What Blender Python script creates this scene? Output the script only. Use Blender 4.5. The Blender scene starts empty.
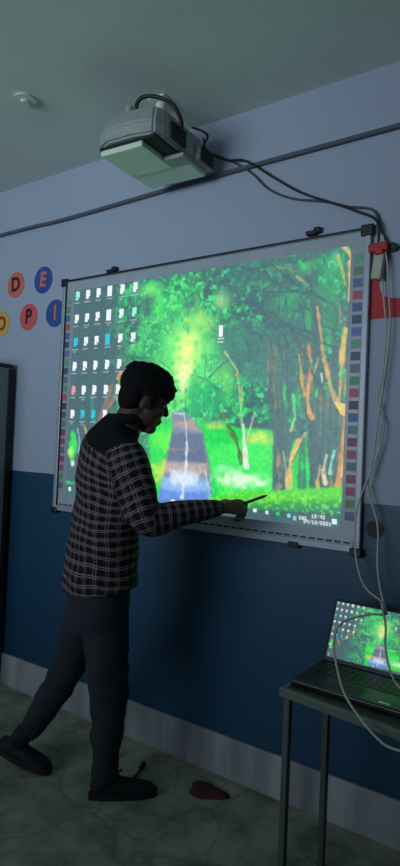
import bpy, bmesh, math, random
import numpy as np
from mathutils import Vector, Matrix
random.seed(4)
S = bpy.context.scene
COL = S.collection
PI = math.pi
WALL_Y = 2.30
CEIL = 2.99

# ---------------------------------------------------------------- helpers
def lin(c):
    c = c / 255.0
    return c / 12.92 if c <= 0.04045 else ((c + 0.055) / 1.055) ** 2.4
def rgb(r, g, b): return (lin(r), lin(g), lin(b), 1.0)

def material(name, color, rough=0.6, metal=0.0, noise=None, bump=0.0, bump_scale=40.0, spec=0.5):
    """noise = (scale, second colour, amount)"""
    m = bpy.data.materials.new(name); m.use_nodes = True
    nt = m.node_tree; n = nt.nodes; b = n['Principled BSDF']
    b.inputs['Base Color'].default_value = color
    b.inputs['Roughness'].default_value = rough
    b.inputs['Metallic'].default_value = metal
    b.inputs['Specular IOR Level'].default_value = spec
    tc = n.new('ShaderNodeTexCoord')
    sc_, c2, am = noise if noise else (12.0, tuple(x * 0.8 for x in color[:3]) + (1,), 0.5)
    t = n.new('ShaderNodeTexNoise'); t.inputs['Scale'].default_value = sc_; t.inputs['Detail'].default_value = 5
    nt.links.new(tc.outputs['Object'], t.inputs['Vector'])
    mr = n.new('ShaderNodeMapRange'); mr.inputs['From Min'].default_value = 0.35; mr.inputs['From Max'].default_value = 0.7
    mr.inputs['To Max'].default_value = am
    nt.links.new(t.outputs['Fac'], mr.inputs['Value'])
    mx = n.new('ShaderNodeMix'); mx.data_type = 'RGBA'
    mx.inputs['A'].default_value = color; mx.inputs['B'].default_value = c2
    nt.links.new(mr.outputs['Result'], mx.inputs['Factor'])
    nt.links.new(mx.outputs['Result'], b.inputs['Base Color'])
    if bump:
        t2 = n.new('ShaderNodeTexNoise'); t2.inputs['Scale'].default_value = bump_scale; t2.inputs['Detail'].default_value = 4
        nt.links.new(tc.outputs['Object'], t2.inputs['Vector'])
        bp = n.new('ShaderNodeBump'); bp.inputs['Strength'].default_value = bump; bp.inputs['Distance'].default_value = 0.01
        nt.links.new(t2.outputs['Fac'], bp.inputs['Height']); nt.links.new(bp.outputs['Normal'], b.inputs['Normal'])
    return m

def link(name, me, mat=None, parent=None, smooth=False):
    o = bpy.data.objects.new(name, me); COL.objects.link(o)
    if mat: me.materials.append(mat)
    if smooth:
        for p in me.polygons: p.use_smooth = True
    if parent: o.parent = parent
    return o

def mesh_from(bm, name):
    me = bpy.data.meshes.new(name); bm.normal_update(); bm.to_mesh(me); bm.free(); return me

def obj(name, bm, mat, parent=None, smooth=False):
    return link(name, mesh_from(bm, name), mat, parent, smooth)

def box(bm, lo, hi, M=None, bev=0.0, seg=2):
    r = bmesh.ops.create_cube(bm, size=1.0)
    vs = r['verts']
    for v in vs:
        v.co = Vector([(lo[i] + hi[i]) / 2 + v.co[i] * (hi[i] - lo[i]) for i in range(3)])
    if bev:
        es = list({e for v in vs for e in v.link_edges})
        g = bmesh.ops.bevel(bm, geom=es, offset=bev, segments=seg, affect='EDGES', profile=0.5)
        vs = list({v for f in g['faces'] for v in f.verts} | {v for v in vs if v.is_valid})
    if M is not None:
        for v in vs: v.co = M @ v.co
    return vs

def prism(bm, pts, d0, d1, axis='y', M=None):
    """extrude a 2D outline; axis = extrusion axis"""
    def mk(p, d):
        if axis == 'y': return Vector((p[0], d, p[1]))
        if axis == 'z': return Vector((p[0], p[1], d))
        return Vector((d, p[0], p[1]))
    a = [bm.verts.new(mk(p, d0)) for p in pts]; b = [bm.verts.new(mk(p, d1)) for p in pts]
    n = len(pts)
    bm.faces.new(a); bm.faces.new(b[::-1])
    for i in range(n): bm.faces.new((a[i], b[i], b[(i + 1) % n], a[(i + 1) % n]))
    if M is not None:
        for v in a + b: v.co = M @ v.co
    bmesh.ops.recalc_face_normals(bm, faces=bm.faces[:])

def catmull(pts, n=6):
    P_ = [Vector(p) for p in pts]; out = []
    for i in range(len(P_) - 1):
        p0 = P_[max(i - 1, 0)]; p1 = P_[i]; p2 = P_[i + 1]; p3 = P_[min(i + 2, len(P_) - 1)]
        for k in range(n):
            t = k / n
            out.append(0.5 * ((2 * p1) + (p2 - p0) * t + (2 * p0 - 5 * p1 + 4 * p2 - p3) * t * t + (3 * p1 - p0 - 3 * p2 + p3) * t ** 3))
    out.append(P_[-1]); return out

def tube(bm, pts, r, sides=8, n=6, smooth=True):
    path = catmull(pts, n) if smooth else [Vector(p) for p in pts]
    up = Vector((0.13, 0.21, 1)); prev = None; rings = []
    N = len(path)
    for i, p in enumerate(path):
        t = (path[min(i + 1, N - 1)] - path[max(i - 1, 0)]).normalized()
        if prev is None:
            x = t.cross(up); x = x if x.length > 1e-3 else t.cross(Vector((1, 0, 0)))
        else: x = prev - t * prev.dot(t)
        x.normalize(); prev = x; y = t.cross(x)
        rr = r(i / (N - 1)) if callable(r) else r
        rings.append([bm.verts.new(p + x * math.cos(a) * rr + y * math.sin(a) * rr) for a in [2 * PI * k / sides for k in range(sides)]])
    for a, b in zip(rings, rings[1:]):
        for k in range(sides): bm.faces.new((a[k], a[(k + 1) % sides], b[(k + 1) % sides], b[k]))
    bm.faces.new(rings[0][::-1]); bm.faces.new(rings[-1])

def ellipsoid(bm, c, r, M=None, rot=None, seg=20, rings=14):
    g = bmesh.ops.create_uvsphere(bm, u_segments=seg, v_segments=rings, radius=1.0)
    for v in g['verts']:
        p = Vector((v.co.x * r[0], v.co.y * r[1], v.co.z * r[2]))
        if rot is not None: p = rot @ p
        p += Vector(c)
        v.co = M @ p if M is not None else p
    return g['verts']

def cyl(bm, c, r, h, axis='z', seg=24, M=None, r2=None):
    g = bmesh.ops.create_cone(bm, cap_ends=True, segments=seg, radius1=r, radius2=r if r2 is None else r2, depth=h)
    R = {'z': Matrix.Identity(4), 'y': Matrix.Rotation(PI / 2, 4, 'X'), 'x': Matrix.Rotation(PI / 2, 4, 'Y')}[axis]
    T = Matrix.Translation(Vector(c)) @ R
    if M is not None: T = M @ T
    for v in g['verts']: v.co = T @ v.co
    return g['verts']

def loft(bm, rings, sides=20, n=4, side=(1, 0, 0), cap=True):
    """rings: (centre, side radius, front radius). Elliptical sections with rounded ends."""
    C_ = catmull([r[0] for r in rings], n)
    Rv = catmull([(r[1], r[2], 0) for r in rings], n)
    side = Vector(side); data = []
    N = len(C_)
    for i in range(N):
        t = (C_[min(i + 1, N - 1)] - C_[max(i - 1, 0)]).normalized()
        data.append((C_[i], t, Rv[i].x, Rv[i].y))
    if cap:
        def ends(d, sg):
            c, t, a, b = d; m = min(a, b); o = []
            for k in (1, 2, 3):
                th = k / 3.2 * PI / 2
                o.append((c + t * sg * m * math.sin(th) * 0.9, t, a * math.cos(th), b * math.cos(th)))
            return o
        data = ends(data[0], -1)[::-1] + data + ends(data[-1], 1)
    R_ = []
    for c, t, a, b in data:
        x = (side - t * side.dot(t)).normalized(); y = t.cross(x)
        R_.append([bm.verts.new(c + x * math.cos(q) * a + y * math.sin(q) * b) for q in [2 * PI * k / sides for k in range(sides)]])
    for a, b in zip(R_, R_[1:]):
        for k in range(sides): bm.faces.new((a[k], a[(k + 1) % sides], b[(k + 1) % sides], b[k]))
    bm.faces.new(R_[0][::-1]); bm.faces.new(R_[-1])

def fuse(name, bm, mat, voxel, parent=None, smooth_it=4, deform=None):
    """melt the closed shells of bm into one continuous skin"""
    bmesh.ops.recalc_face_normals(bm, faces=bm.faces[:])
    me = mesh_from(bm, name + '_raw')
    o = bpy.data.objects.new(name + '_raw', me); COL.objects.link(o)
    m = o.modifiers.new('r', 'REMESH'); m.mode = 'VOXEL'; m.voxel_size = voxel
    if smooth_it:
        s = o.modifiers.new('s', 'SMOOTH'); s.factor = 0.5; s.iterations = smooth_it
    dg = bpy.context.evaluated_depsgraph_get()
    nm = bpy.data.meshes.new_from_object(o.evaluated_get(dg))
    bpy.data.objects.remove(o); bpy.data.meshes.remove(me)
    nm.name = name; nm.materials.clear()
    if deform:
        for v in nm.vertices: v.co = deform(v.co.copy())
    return link(name, nm, mat, parent, True)

def empty(name, loc=(0, 0, 0)):
    o = bpy.data.objects.new(name, None); COL.objects.link(o); o.location = loc; o.empty_display_size = 0.1
    return o
def reparent(root):
    """children were modelled in world coordinates: keep them there"""
    bpy.context.view_layer.update()
    for c in root.children:
        c.matrix_parent_inverse = root.matrix_world.inverted()
def tag(o, label=None, cat=None, group=None, kind=None):
    if label: o['label'] = label
    if cat: o['category'] = cat
    if group: o['group'] = group
    if kind: o['kind'] = kind
    return o

def text_mesh(s, size, depth=0.0008, bold=0.0, sx=1.0):
    cu = bpy.data.curves.new('letter_curve', 'FONT'); cu.body = s; cu.size = size
    cu.align_x = 'CENTER'; cu.align_y = 'CENTER'; cu.extrude = depth; cu.offset = bold
    o = bpy.data.objects.new('letter_tmp', cu); COL.objects.link(o)
    dg = bpy.context.evaluated_depsgraph_get()
    me = bpy.data.meshes.new_from_object(o.evaluated_get(dg))
    bpy.data.objects.remove(o); bpy.data.curves.remove(cu)
    for v in me.vertices: v.co.x *= sx
    me.materials.clear()
    return me

# ---------------------------------------------------------------- materials
M_ = {}
M_['ceiling'] = material('ceiling_paint', rgb(222, 232, 222), 0.9, noise=(3, rgb(208, 220, 210), 0.6), bump=0.08, bump_scale=60)
M_['black'] = material('black_plastic', (0.006, 0.006, 0.008, 1), 0.5)
M_['cable_black'] = material('black_cable_rubber', (0.008, 0.009, 0.012, 1), 0.55)
M_['cable_grey'] = material('grey_cable', rgb(70, 76, 82), 0.6)
M_['conduit'] = material('grey_conduit', rgb(84, 90, 102), 0.7)
M_['cable_white'] = material('white_cable', rgb(185, 182, 172), 0.55)
M_['aluminium'] = material('aluminium_frame', rgb(165, 172, 182), 0.45, 0.3)
M_['board_white'] = material('board_enamel', rgb(170, 180, 188), 0.35)
M_['cabinet'] = material('cabinet_steel', rgb(138, 148, 150), 0.5, 0.0, noise=(2.5, rgb(118, 130, 134), 0.7))
M_['cabinet_dark'] = material('cabinet_dark_trim', rgb(26, 32, 38), 0.55)
M_['proj_shell'] = material('projector_shell', rgb(158, 166, 162), 0.5, noise=(30, rgb(136, 146, 140), 0.6))
M_['proj_base'] = material('projector_underside', rgb(226, 238, 220), 0.55, noise=(12, rgb(210, 226, 206), 0.5))
M_['proj_dark'] = material('projector_vent_dark', rgb(22, 26, 28), 0.7)
M_['steel'] = material('grey_painted_steel', rgb(92, 100, 98), 0.5, 0.3)
M_['desk_rim'] = material('desk_rim', rgb(96, 112, 100), 0.55, 0.1)
M_['desk_top'] = material('desk_top_laminate', rgb(60, 70, 66), 0.5)
M_['laptop'] = material('laptop_plastic', (0.008, 0.008, 0.010, 1), 0.35)
M_['laptop_key'] = material('laptop_keys', (0.012, 0.012, 0.014, 1), 0.5)
M_['silver'] = material('silver_badge', rgb(190, 190, 195), 0.3, 0.8)
M_['red'] = material('red_paint', rgb(190, 52, 62), 0.7)
M_['red_tape'] = material('red_tape', rgb(175, 42, 48), 0.5)
M_['beige'] = material('beige_plastic', rgb(185, 180, 160), 0.5)
M_['orange'] = material('orange_disc', rgb(214, 110, 84), 0.8)
M_['salmon'] = material('salmon_disc', rgb(212, 92, 88), 0.8)
M_['yellow'] = material('yellow_disc', rgb(205, 170, 72), 0.8)
M_['blue_disc'] = material('blue_disc', rgb(46, 82, 150), 0.8)
M_['letter_black'] = material('letter_black', rgb(30, 28, 32), 0.8)
M_['letter_orange'] = material('letter_orange', rgb(212, 120, 96), 0.8)
M_['letter_red'] = material('letter_dark_red', rgb(150, 50, 58), 0.8)
M_['skin'] = material('skin', rgb(72, 50, 42), 0.65, noise=(20, rgb(60, 40, 34), 0.6))
M_['hair'] = material('black_hair', (0.004, 0.004, 0.005, 1), 0.75, bump=0.8, bump_scale=90, spec=0.15)
M_['eye'] = material('eye_white', rgb(96, 90, 86), 0.5)
M_['denim'] = material('dark_denim', rgb(30, 36, 48), 0.85, noise=(8, rgb(20, 25, 36), 0.8), bump=0.25, bump_scale=12)
M_['shoe'] = material('black_suede', rgb(15, 17, 22), 0.8)
M_['sole'] = material('black_rubber_sole', rgb(12, 13, 15), 0.7)
M_['sock'] = material('grey_sock', rgb(70, 82, 84), 0.9)
M_['lace'] = material('shoe_lace', rgb(10, 11, 13), 0.9)
M_['dark_red'] = material('dark_red_cloth', rgb(78, 36, 42), 0.9)
M_['orange_mark'] = material('orange_smudge', rgb(60, 62, 60), 0.9)

def wall_material():
    m = bpy.data.materials.new('two_tone_wall_paint'); m.use_nodes = True
    nt = m.node_tree; n = nt.nodes; b = n['Principled BSDF']; L = nt.links
    tc = n.new('ShaderNodeTexCoord'); sp = n.new('ShaderNodeSeparateXYZ'); L.new(tc.outputs['Object'], sp.inputs[0])
    t = n.new('ShaderNodeTexNoise'); t.inputs['Scale'].default_value = 1.6; t.inputs['Detail'].default_value = 7
    L.new(tc.outputs['Object'], t.inputs['Vector'])
    w = n.new('ShaderNodeMix'); w.data_type = 'RGBA'; w.inputs['A'].default_value = rgb(168, 178, 194); w.inputs['B'].default_value = rgb(156, 166, 184)
    L.new(t.outputs['Fac'], w.inputs['Factor'])
    d = n.new('ShaderNodeMix'); d.data_type = 'RGBA'; d.inputs['A'].default_value = rgb(20, 72, 102); d.inputs['B'].default_value = rgb(22, 60, 88)
    L.new(t.outputs['Fac'], d.inputs['Factor'])
    # slightly wavering paint line at 1.263 m
    t2 = n.new('ShaderNodeTexNoise'); t2.inputs['Scale'].default_value = 9; L.new(tc.outputs['Object'], t2.inputs['Vector'])
    a = n.new('ShaderNodeMath'); a.operation = 'MULTIPLY_ADD'; a.inputs[1].default_value = 0.006; L.new(t2.outputs['Fac'], a.inputs[0]); L.new(sp.outputs['Z'], a.inputs[2])
    g = n.new('ShaderNodeMath'); g.operation = 'GREATER_THAN'; g.inputs[1].default_value = 1.266; L.new(a.outputs[0], g.inputs[0])
    mx = n.new('ShaderNodeMix'); mx.data_type = 'RGBA'; L.new(g.outputs[0], mx.inputs['Factor'])
    L.new(d.outputs['Result'], mx.inputs['A']); L.new(w.outputs['Result'], mx.inputs['B'])
    L.new(mx.outputs['Result'], b.inputs['Base Color'])
    rr = n.new('ShaderNodeMapRange'); rr.inputs['To Min'].default_value = 0.45; rr.inputs['To Max'].default_value = 0.85
    L.new(g.outputs[0], rr.inputs['Value']); L.new(rr.outputs['Result'], b.inputs['Roughness'])
    t3 = n.new('ShaderNodeTexNoise'); t3.inputs['Scale'].default_value = 25; t3.inputs['Detail'].default_value = 6; L.new(tc.outputs['Object'], t3.inputs['Vector'])
    bp = n.new('ShaderNodeBump'); bp.inputs['Strength'].default_value = 0.12; bp.inputs['Distance'].default_value = 0.01
    L.new(t3.outputs['Fac'], bp.inputs['Height']); L.new(bp.outputs['Normal'], b.inputs['Normal'])
    return m
M_['wall'] = wall_material()

def floor_material():
    m = bpy.data.materials.new('mottled_stone_floor'); m.use_nodes = True
    nt = m.node_tree; n = nt.nodes; b = n['Principled BSDF']; L = nt.links
    tc = n.new('ShaderNodeTexCoord')
    t = n.new('ShaderNodeTexNoise'); t.inputs['Scale'].default_value = 5; t.inputs['Detail'].default_value = 8; t.inputs['Roughness'].default_value = 0.65
    L.new(tc.outputs['Object'], t.inputs['Vector'])
    r = n.new('ShaderNodeValToRGB'); r.color_ramp.elements[0].position = 0.34; r.color_ramp.elements[0].color = rgb(104, 112, 96)
    r.color_ramp.elements[1].position = 0.62; r.color_ramp.elements[1].color = rgb(166, 170, 148)
    L.new(t.outputs['Fac'], r.inputs['Fac'])
    v = n.new('ShaderNodeTexVoronoi'); v.feature = 'DISTANCE_TO_EDGE'; v.inputs['Scale'].default_value = 2.6
    nd = n.new('ShaderNodeTexNoise'); nd.inputs['Scale'].default_value = 3
    L.new(tc.outputs['Object'], nd.inputs['Vector'])
    ad = n.new('ShaderNodeVectorMath'); ad.operation = 'MULTIPLY_ADD'; ad.inputs[1].default_value = (0.5, 0.5, 0.5)
    L.new(nd.outputs['Color'], ad.inputs[0]); L.new(tc.outputs['Object'], ad.inputs[2]); L.new(ad.outputs[0], v.inputs['Vector'])
    mr = n.new('ShaderNodeMapRange'); mr.inputs['From Max'].default_value = 0.03; mr.inputs['To Min'].default_value = 0.35; mr.inputs['To Max'].default_value = 0.0
    L.new(v.outputs['Distance'], mr.inputs['Value'])
    mx = n.new('ShaderNodeMix'); mx.data_type = 'RGBA'; L.new(mr.outputs['Result'], mx.inputs['Factor'])
    L.new(r.outputs['Color'], mx.inputs['A']); mx.inputs['B'].default_value = rgb(44, 52, 48)
    L.new(mx.outputs['Result'], b.inputs['Base Color']); b.inputs['Roughness'].default_value = 0.6
    return m
M_['floor'] = floor_material()

def baseboard_material():
    m = bpy.data.materials.new('whitewashed_skirting'); m.use_nodes = True
    nt = m.node_tree; n = nt.nodes; b = n['Principled BSDF']; L = nt.links
    tc = n.new('ShaderNodeTexCoord'); mp = n.new('ShaderNodeMapping'); mp.inputs['Scale'].default_value = (5, 5, 0.6)
    L.new(tc.outputs['Object'], mp.inputs['Vector'])
    t = n.new('ShaderNodeTexNoise'); t.inputs['Scale'].default_value = 1.5; t.inputs['Detail'].default_value = 5; L.new(mp.outputs[0], t.inputs['Vector'])
    mx = n.new('ShaderNodeMix'); mx.data_type = 'RGBA'; mx.inputs['A'].default_value = rgb(116, 120, 126); mx.inputs['B'].default_value = rgb(168, 170, 172)
    mr = n.new('ShaderNodeMapRange'); mr.inputs['From Min'].default_value = 0.35; mr.inputs['From Max'].default_value = 0.65
    L.new(t.outputs['Fac'], mr.inputs['Value']); L.new(mr.outputs['Result'], mx.inputs['Factor'])
    L.new(mx.outputs['Result'], b.inputs['Base Color']); b.inputs['Roughness'].default_value = 0.6
    return m
M_['skirting'] = baseboard_material()

def plaid_material():
    m = bpy.data.materials.new('plaid_flannel'); m.use_nodes = True
    nt = m.node_tree; n = nt.nodes; b = n['Principled BSDF']; L = nt.links
    tc = n.new('ShaderNodeTexCoord')
    nz = n.new('ShaderNodeTexNoise'); nz.inputs['Scale'].default_value = 5; L.new(tc.outputs['Object'], nz.inputs['Vector'])
    wv = n.new('ShaderNodeVectorMath'); wv.operation = 'MULTIPLY_ADD'; wv.inputs[1].default_value = (0.05, 0.05, 0.05)
    L.new(nz.outputs['Color'], wv.inputs[0]); L.new(tc.outputs['UV'], wv.inputs[2])
    sp = n.new('ShaderNodeSeparateXYZ'); L.new(wv.outputs[0], sp.inputs[0])
    def M2(op, a, b_=None, c=None):
        x = n.new('ShaderNodeMath'); x.operation = op
        for i, q in enumerate((a, b_, c)):
            if q is None: continue
            if isinstance(q, (int, float)): x.inputs[i].default_value = q
            else: L.new(q, x.inputs[i])
        return x.outputs[0]
    def stripe(src, period, centre, half):
        fr = M2('FRACT', M2('MULTIPLY', src, 1 / period))
        return M2('LESS_THAN', M2('ABSOLUTE', M2('SUBTRACT', fr, centre)), half / period)
    def lines(src, per):
        a = stripe(src, per, 0.26, 0.0012); c = stripe(src, per, 0.47, 0.0012)
        return M2('MAXIMUM', a, c)
    U = sp.outputs['X']; V = sp.outputs['Y']
    lt = M2('ADD', M2('MULTIPLY', lines(U, 0.042), 0.55), lines(V, 0.036))
    lt = M2('MINIMUM', lt, 1.0)
    bands = M2('MAXIMUM', stripe(U, 0.042, 0.78, 0.008), stripe(V, 0.036, 0.8, 0.007))
    m1 = n.new('ShaderNodeMix'); m1.data_type = 'RGBA'; L.new(bands, m1.inputs['Factor'])
    m1.inputs['A'].default_value = rgb(54, 47, 52); m1.inputs['B'].default_value = rgb(20, 20, 25)
    m2 = n.new('ShaderNodeMix'); m2.data_type = 'RGBA'; L.new(lt, m2.inputs['Factor'])
    L.new(m1.outputs['Result'], m2.inputs['A']); m2.inputs['B'].default_value = rgb(140, 128, 126)
    L.new(m2.outputs['Result'], b.inputs['Base Color']); b.inputs['Roughness'].default_value = 0.9
    b.inputs['Specular IOR Level'].default_value = 0.2
    t2 = n.new('ShaderNodeTexNoise'); t2.inputs['Scale'].default_value = 14; L.new(tc.outputs['Object'], t2.inputs['Vector'])
    bp = n.new('ShaderNodeBump'); bp.inputs['Strength'].default_value = 0.35; bp.inputs['Distance'].default_value = 0.02
    L.new(t2.outputs['Fac'], bp.inputs['Height']); L.new(bp.outputs['Normal'], b.inputs['Normal'])
    return m
M_['plaid'] = plaid_material()
M_['yoke'] = material('black_yoke_cloth', rgb(16, 18, 24), 0.9, spec=0.2)

def screen_material(name, strength):
    m = bpy.data.materials.new(name); m.use_nodes = True
    nt = m.node_tree; n = nt.nodes; b = n['Principled BSDF']
    at = n.new('ShaderNodeAttribute'); at.attribute_name = 'picture'
    b.inputs['Base Color'].default_value = (0.02, 0.02, 0.02, 1); b.inputs['Roughness'].default_value = 0.4
    nt.links.new(at.outputs['Color'], b.inputs['Emission Color']); b.inputs['Emission Strength'].default_value = strength
    return m

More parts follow.
